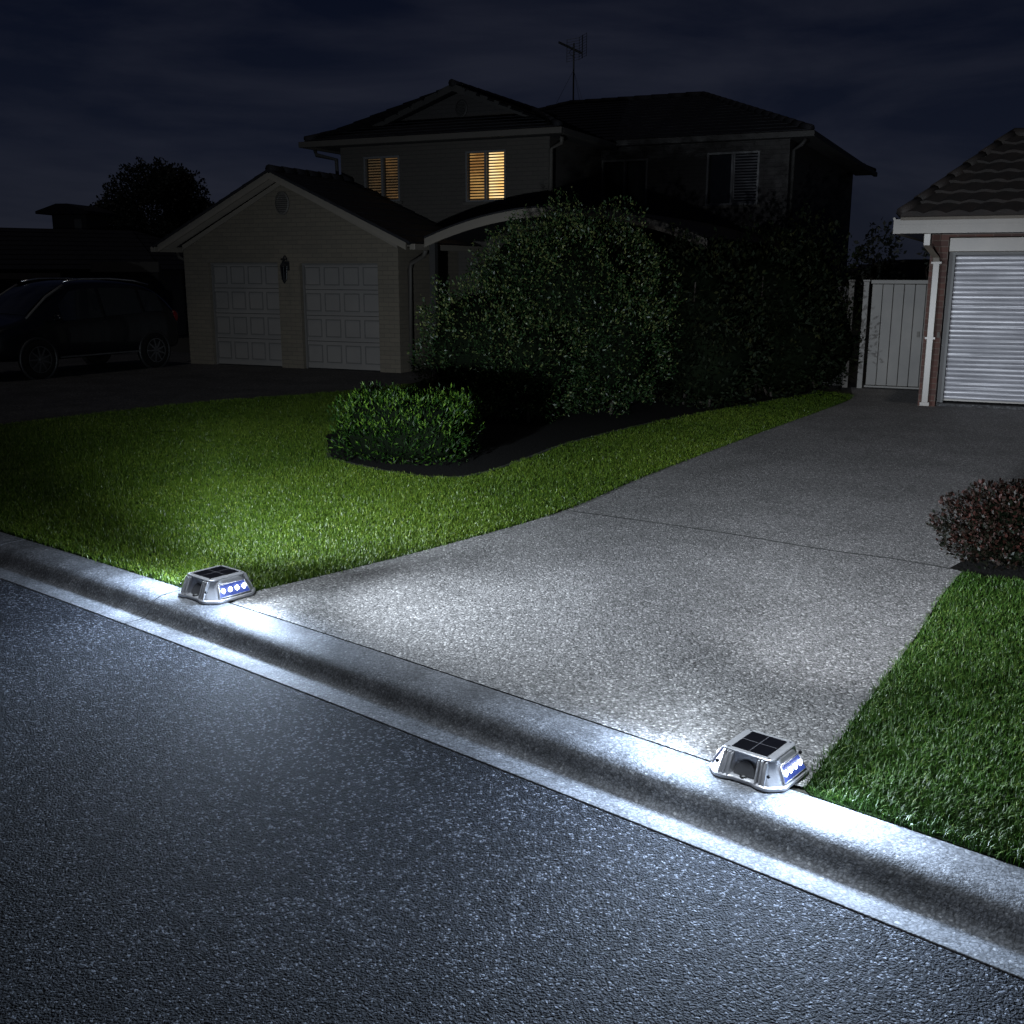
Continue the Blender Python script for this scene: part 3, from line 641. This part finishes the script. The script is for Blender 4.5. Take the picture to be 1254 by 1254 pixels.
# antenna on the ridge
an = MB(); an.tube([(-.62, 10.55, 6.3), (-.62, 10.55, 7.98)], .024, 8); ano = an.build('antenna', 'antenna', H)
def ap(a, b, z, k=.82): return (-.62 + (a + .62) * k, 10.55 + (b - 10.55) * k, 7.98 + (z - 8.42) * k)
am = MB(); am.tube([ap(-1.02, 10.2, 8.42), ap(-.42, 10.75, 8.13)], .030, 6); am.tube([ap(-.62, 10.55, 8.32), ap(-.75, 10.45, 8.12), ap(-.62, 10.55, 7.98)], .010, 5)
for i in range(6):
    f0 = i / 5; c = Vector(ap(-1.0, 10.22, 8.42)).lerp(Vector(ap(-.5, 10.67, 8.17)), f0); am.tube([c + Vector((-.05, .06, .04)), c + Vector((.05, -.06, -.04))], .008, 5)
am.build('boom', 'antenna', ano)
rg = MB()
for i in range(9):
    z = 7.90 + i * .085; rg.tube([ap(-.95, 10.75, z), ap(-.55, 10.85, z + .06), ap(-.20, 10.62, z + .13)], .005, 5)
for a, b, dz in ((-.95, 10.75, 0), (-.55, 10.85, .06), (-.40, 10.75, .09), (-.20, 10.62, .13)): rg.tube([ap(a, b, 7.88 + dz), ap(a, b, 8.60 + dz)], .007 if a != -.40 else .014, 5)
rg.build('reflector', 'antenna', ano)
for a, b in ((-1.1, 10.3), (-.2, 10.3), (-.62, 11.2)): MB().tube([(-.62, 10.55, 7.3), (a, b, 6.3)], .004, 4).build('guy_wire', 'antenna', ano)

# ------------------------------------------------------------------ neighbour's brick garage on the right
Gr = empty('brick_garage', (6.1, 16.01, 0), -TH, 'red brick garage with brown tiled roof and pale roller door beside the gate', 'garage')
bw = MB(); wall_with_holes(bw, 0, 5.2, 0, 2.5, 0, .6, [(.24, 3.4, 0, 2.46)])
bw.box((0, .6, 0), (.22, 7.0, 2.5)); bw.box((4.98, .6, 0), (5.2, 7.0, 2.5)); bw.box((.22, 6.78, 0), (4.98, 7.0, 2.5)); bw.build('wall', 'red_brick', Gr)
rd = MB(); ribs = 30; prof_ = []
for i in range(ribs * 8 + 1):
    z = .09 + (2.2 - .09) * i / (ribs * 8); ph = (i % 8) / 8
    prof_.append((.30 - .020 * math.sqrt(max(0, math.sin(PI * ph))) if True else 0, z))
rd.loft([[(.34 + (3.3 - .34) * k / 6, b + random.uniform(-.0015, .0015), z) for k in range(7)] for b, z in prof_], cap=False, closed=False)
rdo = rd.build('roller_door', 'roller', Gr, smooth=False)
if rdo.data.polygons[0].normal.y > 0: rdo.data.flip_normals()
bx('bottom_rail', (.34, .27, .07), (3.3, .32, .095), 'gutter_paint', rdo)
bx('sill_strip', (.26, .10, .001), (3.38, .42, .045), 'side_drive', Gr)
bx('door_track', (.25, .2, .0), (.335, .36, 2.3), 'black', Gr); bx('door_track', (3.305, .2, .0), (3.39, .36, 2.3), 'black', Gr)
bx('door_header', (.245, .04, 2.25), (3.395, .16, 2.45), 'gutter_paint', Gr, bevel=.008)
bx('door_hood', (.26, .18, 2.205), (3.38, .55, 2.249), 'black', Gr)
gt = MB(); gp = [(-.50, 2.50), (-.50, 2.68), (-.515, 2.72), (-.49, 2.73), (-.47, 2.70), (-.40, 2.70), (-.40, 2.50)]
gt.loft([[(a, b, z) for b, z in gp] for a in (-.40, 5.6)]); 
gt.loft([[(-.40 + b + .40 , q, z) for b, z in gp] for q in (-.398, 7.4)])
gt.build('gutter', 'gutter_paint', Gr)
bead = MB(); bead.box((-.40, -.508, 2.60), (5.6, -.501, 2.622)); bead.build('gutter_bead', 'gutter_paint', Gr)
bx('eave_lining', (-.38, -.38, 2.505), (5.58, .0, 2.52), 'dark_trim', Gr)
dn = MB()
def rpipe(mb, pts, w, d):
    rings = []
    for p in pts: rings.append([(p[0] - w, p[1] - d, p[2]), (p[0] + w, p[1] - d, p[2]), (p[0] + w, p[1] + d, p[2]), (p[0] - w, p[1] + d, p[2])])
    mb.loft(rings)
rpipe(dn, [(-.03, -.38, 2.5), (-.03, -.36, 2.33), (.09, -.09, 2.17), (.10, -.07, 2.1), (.10, -.07, .03)], .048, .035)
dno = dn.build('downpipe', 'gutter_paint', Gr, bevel=.008)
bx('pipe_strap', (.03, -.115, 1.0), (.17, -.002, 1.03), 'gutter_paint', dno); bx('pipe_strap', (.03, -.115, 2.08), (.17, -.002, 2.11), 'gutter_paint', dno)
bx('pipe_shoe', (.035, -.125, .02), (.165, -.015, .07), 'gutter_paint', dno)
for a in (-.014, .20):
    pass
tr_ = MB(); tile_slope(tr_, (-.40, -.46, 2.70), (5.6, -.46, 2.70), (.92, 1.65, 3.93), (4.3, 1.65, 3.93), 8, .03, wave=.045)
tile_slope(tr_, (-.40, 7.3, 2.70), (-.40, -.46, 2.70), (.92, 5.2, 3.93), (.92, 1.65, 3.93), 8, .03, wave=.045)
tro = tr_.build('roof', 'brown_tile', Gr)
for p, q in (((-.40, -.46, 2.70), (.92, 1.65, 3.93)), ((.92, 1.65, 3.93), (4.3, 1.65, 3.93))):
    cp = MB(); P, Q = Vector(p), Vector(q); k = int((Q - P).length / .36)
    for i in range(k): cp.tube([P.lerp(Q, i / k) + Vector((0, 0, .085)), P.lerp(Q, (i + 1.1) / k) + Vector((0, 0, .065))], .085, 8)
    cp.build('ridge_cap', 'brown_tile', tro, smooth=True)
bx('gas_tap', (-.09, -.05, 1.02), (-.05, .0, 1.10), 'dim_trim', Gr); bx('tap_box', (.19, -.05, 1.02), (.23, -.002, 1.10), 'dim_trim', Gr)

# gate and fence posts
Gt = empty('side_gate', (6.1, 16.01, 0), -TH, 'pale painted side gate of vertical boards beside the brick garage', 'gate')
b0 = 2.2
for i in range(6):
    a0 = -1.03 + i * .172; bx('board', (a0 + .002, b0, .06), (a0 + .169, b0 + .02, 1.76), 'gate_paint', Gt, bevel=.006)
bx('rail', (-1.05, b0 - .012, 1.765), (-.0, b0 + .035, 1.83), 'gate_paint', Gt, .005); bx('rail', (-1.05, b0 - .012, .02), (-.0, b0 + .035, .055), 'gate_paint', Gt, .005)
for a, lab, m in ((-1.12, 'slim pale post holding the hinge side of the boarded gate', 'gate_paint'), (-1.36, 'weathered post half hidden by the dark hedge left of the gate', 'dim_trim')):
    q = empty('gate_post', (6.1 + a * math.cos(TH) + b0 * math.sin(TH), 16.01 - a * math.sin(TH) + b0 * math.cos(TH), 0), -TH, lab, 'post')
    bx('shaft', (-.045, -.05, 0), (.045, .05, 1.80), m, q, bevel=.006); bx('post_cap', (-.055, -.06, 1.803), (.055, .06, 1.83), m, q)
fn = empty('paling_fence', (6.1, 16.01, 0), -TH, 'dark paling fence running behind the hedge left of the gate', 'fence')
fb = MB()
for i in range(14): fb.box((-3.5 + i * .152, b0 + .3, 0), (-3.5 + i * .152 + .146, b0 + .32, 1.72 + random.uniform(-.01, .01)))
fb.build('paling', 'dark_trim', fn); bx('rail', (-3.5, b0 + .33, 1.4), (-1.38, b0 + .37, 1.48), 'dark_trim', fn)

# far roof beyond the gate
fh = empty('far_house', (15.5, 39, 0), -.2, 'low dark house roof just showing over the side gate', 'house')
q = MB(); q.box((-3.4, 0, 0), (4, 5, 1.7)); q.build('wall', 'dark_brick', fh); q = MB(); q.prism([(-4.4, -.4, 1.7), (-1.5, -.4, 2.35), (4, -.4, 2.35), (5, -.4, 1.7)], (0, 6, 0)); q.build('roof', 'dark_tile', fh)

# ------------------------------------------------------------------ neighbour's house on the left
nh = empty('neighbour_house', (-14.5, 33, 0), -.12, 'low dark neighbouring house with pale fascias behind the parked car', 'house')
q = MB(); q.box((-8, 0, 0), (4.0, 6, 2.2)); q.build('wall', 'dark_brick', nh)
q = MB(); tile_slope(q, (-9, -.6, 1.95), (4.4, -.6, 1.95), (-8, 3.5, 3.45), (1.6, 3.5, 3.2), 9, .02); tile_slope(q, (4.4, -.6, 1.95), (4.4, 7.6, 1.95), (1.6, 3.5, 3.2), (1.6, 3.6, 3.2), 9, .02); q.build('roof', 'dark_tile', nh)
bx('fascia', (2.25, -.68, 1.93), (4.35, -.63, 2.22), 'dim_trim', nh); bx('fascia', (-2.6, -.68, 1.72), (1.3, -.63, 1.90), 'dim_trim', nh)
bx('porch_column', (-2.0, -1.2, 0), (-1.0, -.9, 1.95), 'dim_trim', nh)
tw = MB(); tw.box((-1.55, 4.2, 1.8), (-.35, 5.6, 3.80)); two = tw.build('upper_room', 'dark_trim', nh)
tr2 = MB(); tr2.prism([(-1.9, 3.8, 3.81), (-.05, 3.8, 3.81), (-.05, 3.8, 3.90), (-.75, 3.8, 4.14), (-1.15, 3.8, 4.14), (-1.9, 3.8, 3.90)], (0, 2.2, 0)); tr2.build('room_roof', 'dark_tile', two)
wn = MB(); wn.box((-.75, 4.16, 3.3), (-.5, 4.195, 3.65)); wn.build('window', 'frame_dark', two)

# ------------------------------------------------------------------ parked car
def build_car():
    hd = math.atan2(-.88, -.50)
    root = empty('parked_car', (0, 0, 0), hd, 'black four door hatchback SUV parked beside the double garage', 'car')
    # local: x forward, y left. origin midway on left wheel line
    WBs = 2.78; hw = .93
    st = [ # x, z sill, z belt, z roof, half width, roof half width
        (-2.24, .48, .92, .98, .70, .62), (-2.18, .36, 1.02, 1.14, .82, .66), (-2.05, .33, 1.08, 1.36, .88, .64), (-1.75, .32, 1.10, 1.62, .92, .64), (-1.3, .30, 1.09, 1.74, .93, .66), (-.6, .28, 1.06, 1.79, .94, .67),
        (0.1, .28, 1.03, 1.79, .94, .67), (.55, .28, 1.01, 1.73, .94, .66), (.95, .28, 1.01, 1.52, .94, .67), (1.30, .29, 1.02, 1.26, .93, .72), (1.52, .30, 1.02, 1.10, .93, .76), (1.9, .31, .95, 1.03, .90, .72), (2.2, .34, .84, .92, .82, .64), (2.34, .44, .68, .76, .66, .52)]
    def ring(s):
        x, z0, zb, zr, w, wr = s
        half = [(w * .86, z0), (w * .98, z0 + .12), (w, z0 + (zb - z0) * .55), (w * .975, zb), (wr + (w * .97 - wr) * .45, zb + (zr - zb) * .55), (wr, zr - (zr - zb) * .10), (wr * .80, zr - .005), (wr * .4, zr + .012)]
        return [(x, y, z) for y, z in half] + [(x, 0, half[-1][1] + .004)] + [(x, -y, z) for y, z in half[::-1]]
    b = MB(); b.loft([ring(s) for s in st])
    body = b.build('body', 'car_paint', root, smooth=True)
    sub = body.modifiers.new('s', 'SUBSURF'); sub.levels = 1; sub.render_levels = 2
    def interp(x):
        for s0, s1 in zip(st[:-1], st[1:]):
            if s0[0] <= x <= s1[0]:
                f = (x - s0[0]) / (s1[0] - s0[0]); return tuple(p + (q - p) * f for p, q in zip(s0, s1))
    def side(x, f, sgn, off=.004):
        s = interp(x); x, z0, zb, zr, w, wr = s
        z = zb + (zr - zb) * f; y = w * .975 + (wr - w * .975) * min(1, f * 1.08)
        return (x, sgn * (y + off), z)
    for sgn in (1, -1):
        for x0, x1, t0, t1 in ((-1.72, -1.22, .10, .78), (-1.14, -.22, .08, .80), (-.14, .78, .06, .80)):
            g = MB(); xs = [x0 + (x1 - x0) * i / 6 for i in range(7)]
            lo = [side(x, t0, sgn, .012) for x in xs]
            hi = []
            for i, x in enumerate(xs):
                zr_ = interp(x); top = t1
                if x > .45: top = t1 * max(.22, 1 - (x - .45) * 1.0)
                hi.append(side(x, top, sgn, .012))
            g.loft([lo, hi], cap=False, closed=False); g.build('side_window', 'car_glass', root, smooth=True)
    ws = MB(); rows = []
    for x in (.66, .85, 1.05, 1.25, 1.42):
        s = interp(x); rows.append([(x + .015, y * (s[5] * .88 + .02), s[3] + .02 - .03 * y * y) for y in (-1, -.6, -.2, .2, .6, 1)])
    ws.loft(rows, cap=False, closed=False); ws.build('windscreen', 'car_glass', root, smooth=True)
    rw = MB(); rows = []
    for x in (-1.62, -1.85, -2.02): 
        s = interp(x); rows.append([(x - .02, y * s[5] * .85, s[3] + .016 - .03 * y * y) for y in (-1, -.5, 0, .5, 1)])
    rw.loft(rows, cap=False, closed=False); rw.build('rear_window', 'car_glass', root, smooth=True)
    for sgn in (1, -1):
        rr = MB(); rr.tube([(x, sgn * (interp(x)[5] * .93), interp(x)[3] + .03) for x in (-1.6, -1.2, -.6, .1, .5)], .018, 6); rr.build('roof_rail', 'chrome', root, smooth=True)
        tr = MB(); tr.tube([(x, sgn * (interp(x)[5] + .012), interp(x)[3] - .02) for x in (.55, .75, .95, 1.15, 1.3, 1.48)], .024, 6); tr.build('pillar_highlight', 'frame_dark', root, smooth=True)  # paler tube draws the highlight along the windscreen pillar
        mi = MB(); mi.ball((1.0, sgn * 1.04, 1.12), (.07, .11, .075), 10, 6); mi.build('mirror', 'car_paint', root, smooth=True)
        sk = MB(); sk.box((-.95, sgn * .95 - .012, .36), (.95, sgn * .95 + .012, .39)); sk.build('sill_trim', 'alloy', root)
        hl = MB(); hl.ball((2.12, sgn * .70, .80), (.20, .12, .075), 12, 6); hl.build('headlight', 'head_lens', root, smooth=True)
        tl = MB(); tl.ball((-2.10, sgn * .76, 1.02), (.10, .10, .14), 10, 6); tl.build('tail_light', 'tail_lens', root, smooth=True)
        for x in (-WBs / 2, WBs / 2):
            ar = MB(); ar.lathe([(.42, -.03), (.42, .0), (.375, .012), (.36, -.03)], (x, sgn * .92, .36), 28, 'y') if sgn > 0 else ar.lathe([(.42, .03), (.42, .0), (.375, -.012), (.36, .03)], (x, sgn * .92, .36), 28, 'y')
            ar.build('wheel_arch', 'black', root, smooth=True)
            wh = MB(); wh.lathe([(.24, -.10), (.335, -.10), (.36, -.07), (.36, .06), (.335, .09), (.25, .095), (.24, .06), (.24, -.10)], (x, sgn * .86, .36), 32, 'y', cap=False); w = wh.build('wheel', 'tyre', root, smooth=True)
            rm_ = MB(); yo = sgn * .86 + sgn * .085
            for k in range(9):
                a = 2 * PI * k / 9; c, s_ = math.cos(a), math.sin(a)
                rm_.prism([(x + c * .03 - s_ * .020, yo, .36 + s_ * .03 + c * .020), (x + c * .235 - s_ * .010, yo, .36 + s_ * .235 + c * .010), (x + c * .235 + s_ * .010, yo, .36 + s_ * .235 - c * .010), (x + c * .03 + s_ * .020, yo, .36 + s_ * .03 - c * .020)], (0, sgn * .018, 0))
            rm_.lathe([(.232, -.005), (.248, -.005), (.248, .012), (.232, .012), (.232, -.005)], (x, yo, .36), 32, 'y', cap=False); rm_.lathe([(.045, 0), (.045, .02 * sgn), (.02, .03 * sgn)], (x, yo, .36), 12, 'y')
            rm_.build('rim', 'alloy', w)
            di = MB(); di.lathe([(.236, -.05), (.236, -.045)], (x, yo, .36), 24, 'y'); di.build('brake_disc', 'black', w)
    gl_ = MB(); gl_.box((2.30, -.45, .52), (2.345, .45, .66)); gl_.build('grille', 'black', root)
    return root, hd
car, hd = build_car()
fx, fy = math.cos(hd), math.sin(hd); lx, ly = -math.sin(hd), math.cos(hd)
# left wheel line midpoint stands here
mx_, my_ = -8.12, 21.25
car.location = (mx_ - lx * .93, my_ - ly * .93, 0)

# ------------------------------------------------------------------ solar kerb markers
def rounded(pts, r, seg=5):
    out = []; n = len(pts)
    for i in range(n):
        p0, p, p1 = (np.array(pts[j % n], float) for j in (i - 1, i, i + 1))
        d0 = (p0 - p); d1 = (p1 - p); l0, l1 = np.linalg.norm(d0), np.linalg.norm(d1); rr = min(r, l0 * .45, l1 * .45)
        a = p + d0 / l0 * rr; b = p + d1 / l1 * rr
        for k in range(seg + 1):
            t = k / seg; out.append(tuple((1 - t) ** 2 * a + 2 * t * (1 - t) * p + t * t * b))
    return out
def marker_outline(L, W, cut, notch, nd):
    """plan: length along x, width along y, chamfered corners, a notch in the middle of each long side"""
    return [(L, -W + cut), (L, W - cut), (L - cut, W), (notch * 1.25, W), (notch * .8, W - nd), (-notch * .8, W - nd), (-notch * 1.25, W), (-L + cut, W),
            (-L, W - cut), (-L, -W + cut), (-L + cut, -W), (-notch * 1.25, -W), (-notch * .8, -W + nd), (notch * .8, -W + nd), (notch * 1.25, -W), (L - cut, -W)]
def build_marker():
    root = empty('solar_kerb_light', (0, 0, 0), KANG)
    def ring(L, W, cut, nd, z, r=.02, notch=.058): return [(x, y, z) for x, y in rounded(marker_outline(L, W, cut, notch, nd), r)]
    base = MB(); base.loft([ring(.168, .158, .055, .012, .0), ring(.172, .162, .056, .012, .006), ring(.172, .162, .056, .012, .016), ring(.165, .155, .054, .012, .021)]); base.build('base_plate', 'cast', root, smooth=False, bevel=.002)
    body = MB(); body.loft([ring(.160, .150, .052, .050, .0215), ring(.150, .141, .052, .042, .045), ring(.126, .124, .052, .024, .092), ring(.119, .118, .052, .018, .104), ring(.112, .111, .050, .014, .110), ring(.104, .104, .048, .012, .112)])
    body.build('body', 'cast', root, bevel=.0015)
    tp = MB(); tp.loft([[(x, y, z) for x, y in rounded([(L, -W), (L, W), (-L, W), (-L, -W)], .03)] for L, W, z in ((.113, .112, .1075), (.113, .112, .113), (.109, .108, .1155))]); tp.build('top_plate', 'cast', root)
    pn = bx('solar_panel', (-.078, -.088, .116), (.078, .088, .1185), 'cell', root)
    ln = MB(); ln.box((-.0015, -.086, .1186), (.0015, .086, .1192)); ln.box((-.076, -.0015, .1186), (-.0016, .0015, .1192)); ln.box((.0016, -.0015, .1186), (.076, .0015, .1192)); ln.build('busbar', 'cell_line', pn)
    # screw recesses on the top rim
    for x, y in ((.088, -.095), (.088, .095), (-.088, .095), (-.088, -.095)):
        MB().lathe([(.006, .1158), (.006, .1166), (.003, .1166), (.003, .1160)], (x, y, 0), 10).build('screw', 'cast_dark', root)
    for s in (1, -1):
        # led window: follows the sloping end of the body
        def sl(z, off): # x of end face at height z
            t = (z - .0215) / (.104 - .0215); return s * (.160 + (.119 - .160) * t + off)
        q = MB(); z0, z1 = .028, .086; w0, w1 = .092, .074
        q.loft([[(sl(z0, .0), -w0, z0), (sl(z0, .0), w0, z0), (sl(z1, .0), w1, z1), (sl(z1, .0), -w1, z1)], [(sl(z0, .006), -w0, z0), (sl(z0, .006), w0, z0), (sl(z1, .006), w1, z1), (sl(z1, .006), -w1, z1)]])
        lens = q.build('led_window', 'lens', root)
        fr = MB()
        for y in (-1, 1): fr.tube([(sl(z0, .004), y * w0 * 1.03, z0 - .002), (sl(z1, .004), y * w1 * 1.03, z1 + .002)], .004, 6)
        fr.tube([(sl(z1, .004), -w1 * 1.03, z1 + .002), (sl(z1, .004), w1 * 1.03, z1 + .002)], .004, 6); fr.tube([(sl(z0, .004), -w0 * 1.03, z0 - .002), (sl(z0, .004), w0 * 1.03, z0 - .002)], .004, 6)
        fr.build('window_rim', 'cast', root, smooth=True)
        for k in range(4):
            y = (-.063 + .042 * k); MB().ball((sl(.057, .007), y, .057), (.007, .0105, .0145), 12, 8).build('led', 'led', root, smooth=True)
        # bolt scoop in each long side, with ribs
        yb = s * .150
        sc_ = MB(); ar = [(.046 * math.cos(a), .024 + .058 * math.sin(a)) for a in np.linspace(0, PI, 14)]
        sc_.loft([[(x, s * (.1265 - .35 * (z - .024)), z) for x, z in ar], [(x * .78, s * (.103 - .1 * (z - .024)), .024 + (z - .024) * .8) for x, z in ar]], cap=True)
        sco = sc_.build('bolt_scoop', 'cast_dark', root, smooth=False)
        MB().lathe([(.015, .0212), (.015, .027), (.008, .031)], (0, s * .131, 0), 12).build('bolt', 'black', sco)
        for x in (-.098, -.080, -.062, .062, .080, .098):
            rb = MB(); rb.prism([(x - .0045, s * .156, .0213), (x + .0045, s * .156, .0213), (x * .93 + .004, s * .121, .106), (x * .93 - .004, s * .121, .106)], (0, -s * .02, 0)); rb.build('rib', 'cast', root, bevel=.002)
        for x in (-.113, .113): MB().lathe([(.007, -.004), (.007, .004)], (x, s * .1415, .062), 10, 'y').build('side_screw', 'black', root)
    return root

LAMPC = (0.80, 0.90, 1.0)
def lamp(name, parent, loc, aim, watts, smooth=0.0, angle=None, blend=1.0, radius=.03, color=LAMPC):
    ld = bpy.data.lights.new(name, 'SPOT' if angle else 'POINT'); ld.energy = watts; ld.color = color; ld.shadow_soft_size = radius
    if angle: ld.spot_size = math.radians(angle); ld.spot_blend = blend
    if smooth:
        ld.use_nodes = True; nt = ld.node_tree; em = nt.nodes['Emission']
        fo = nt.nodes.new('ShaderNodeLightFalloff'); fo.inputs['Strength'].default_value = 1.0; fo.inputs['Smooth'].default_value = smooth
        nt.links.new(fo.outputs['Quadratic'], em.inputs['Strength'])
    o = bpy.data.objects.new(name, ld); COL.objects.link(o); o.parent = parent; o.location = loc
    if angle: o.rotation_mode = 'QUATERNION'; o.rotation_quaternion = (Vector(aim) - Vector(loc)).to_track_quat('-Z', 'Y')
    return o

mk2 = build_marker()
mk1 = copy_tree(mk2)
GM = 'solar kerb lights marking the driveway entrance'
tag(mk2, 'silver solar kerb light lit at the right corner of the driveway entrance', 'kerb light', GM)
tag(mk1, 'silver solar kerb light lit at the left corner of the driveway beside the lawn', 'kerb light', GM)
def place(m, t, n):
    x, y, _ = kp(t, n - bow(t)); m.location = (x, y, 0.001)
place(mk2, -1.81, 3.735); place(mk1, -5.58, 3.765)
# added lamps, unseen, beside and above the two markers: local x = along the kerb to the right, y = away from the road
BLUE = (0.60, 0.76, 1.0)
mk1.scale = (1.2, 1.2, 1.2)
for mk in (mk1, mk2):
    for sg, wt in ((1, 350 if mk is mk2 else 310), (-1, 310 if mk is mk2 else 300)):
        lamp('added_marker_lamp', mk, (sg * .26, -.02, .21), (sg * .60, -.76, -.26), wt, smooth=.30, angle=150, radius=.04, color=BLUE)   # stands in for each led bank: kerb, gutter and road
        lamp('added_marker_lamp', mk, (sg * .225, .0, .13), (sg * 1.0, .25, .03), 50, smooth=.14, angle=140, radius=.03, color=(.74, .86, 1))   # its glow along the kerb and into the grass
    lamp('added_marker_lamp', mk, (.0, -.10, .66), None, 80, smooth=.6, radius=.08)                                                 # added above the housing, softly lights its top and surroundings
lamp('added_marker_lamp', mk1, (.24, .05, .58), (2.9, 2.1, .0), 3000, smooth=10, angle=104, radius=.06, color=(.80, .89, 1))    # added floating lamp, throws light across the driveway
lamp('added_marker_lamp', mk2, (-.20, .16, .64), (-.75, 4.4, .0), 3500, smooth=26, angle=72, radius=.06, color=(.86, .92, 1))   # added floating lamp, throws light along the driveway
lamp('added_marker_lamp', mk1, (-.18, .16, .64), (-1.5, 3.6, -.45), 2700, smooth=10, angle=116, radius=.06)  # added floating lamp for the left lawn
lamp('added_marker_lamp', mk2, (.22, .10, .50), (2.2, 2.0, -.4), 420, smooth=5, angle=110, radius=.06)       # added floating lamp for the right lawn

# ------------------------------------------------------------------ night sky, moonlight, camera
SUN_EL, SUN_AZ = math.radians(72), math.radians(205)
w = bpy.data.worlds.new('World'); sc.world = w; w.use_nodes = True; nt = w.node_tree; L = nt.links.new
bg = nt.nodes['Background']
sky = nt.nodes.new('ShaderNodeTexSky'); sky.sky_type = 'NISHITA'; sky.sun_disc = False; sky.sun_elevation = SUN_EL; sky.sun_rotation = SUN_AZ
tc = N(nt, 'ShaderNodeTexCoord'); mp = N(nt, 'ShaderNodeMapping'); mp.inputs['Scale'].default_value = (1.3, 1.3, 5.5)
L(tc.outputs['Generated'], mp.inputs[0])
cn = N(nt, 'ShaderNodeTexNoise', Scale=1.9, Detail=7.0, Roughness=0.55, Distortion=.4); L(mp.outputs[0], cn.inputs['Vector'])
sx_ = N(nt, 'ShaderNodeSeparateXYZ'); L(tc.outputs['Generated'], sx_.inputs[0])
hz = ramp(nt, sx_.outputs[2], [(0.0, (.0138, .0168, .0285)), (.10, (.0084, .0115, .0255)), (.24, (.0034, .0056, .0170)), (1.0, (.0020, .0032, .011))])
cl = ramp(nt, cn.outputs['Fac'], [(.45, (.0, .0, .0)), (.64, (.0125, .0128, .0160))])
ad = N(nt, 'ShaderNodeMixRGB', blend_type='ADD'); ad.inputs[0].default_value = 1; L(hz.outputs[0], ad.inputs[1]); L(cl.outputs[0], ad.inputs[2])
skm = N(nt, 'ShaderNodeMixRGB', blend_type='MULTIPLY'); skm.inputs[0].default_value = 1; skm.inputs[2].default_value = (.0004, .0004, .0004, 1); L(sky.outputs[0], skm.inputs[1])
ad2 = N(nt, 'ShaderNodeMixRGB', blend_type='ADD'); ad2.inputs[0].default_value = 1; L(ad.outputs[0], ad2.inputs[1]); L(skm.outputs[0], ad2.inputs[2])
L(ad2.outputs[0], bg.inputs[0]); bg.inputs[1].default_value = 0.6
sl_ = bpy.data.lights.new('moonlight', 'SUN'); sl_.energy = 0.14; sl_.angle = math.radians(3); sl_.color = (1.0, .93, .85)
so = bpy.data.objects.new('moonlight', sl_); COL.objects.link(so)
# light comes from behind and left of the camera
sd_ = Vector((math.sin(SUN_AZ) * math.cos(SUN_EL), math.cos(SUN_AZ) * math.cos(SUN_EL), math.sin(SUN_EL)))
so.rotation_mode = 'QUATERNION'; so.rotation_quaternion = sd_.to_track_quat('Z', 'Y')

cam = bpy.data.cameras.new('camera'); cam.lens = 1307 / 1254 * 36; cam.sensor_width = 36; cam.clip_end = 2000; cam.clip_start = .05
co = bpy.data.objects.new('camera', cam); COL.objects.link(co); co.location = (0, 0, 2.0)
co.rotation_euler = (math.radians(90) - math.atan(297 / 1307), 0, 0); sc.camera = co
sc.view_settings.view_transform = 'Standard'; sc.view_settings.look = 'None'; sc.view_settings.exposure = 0
sc.cycles.use_denoising = True
sc.cycles.sample_clamp_indirect = 3.0
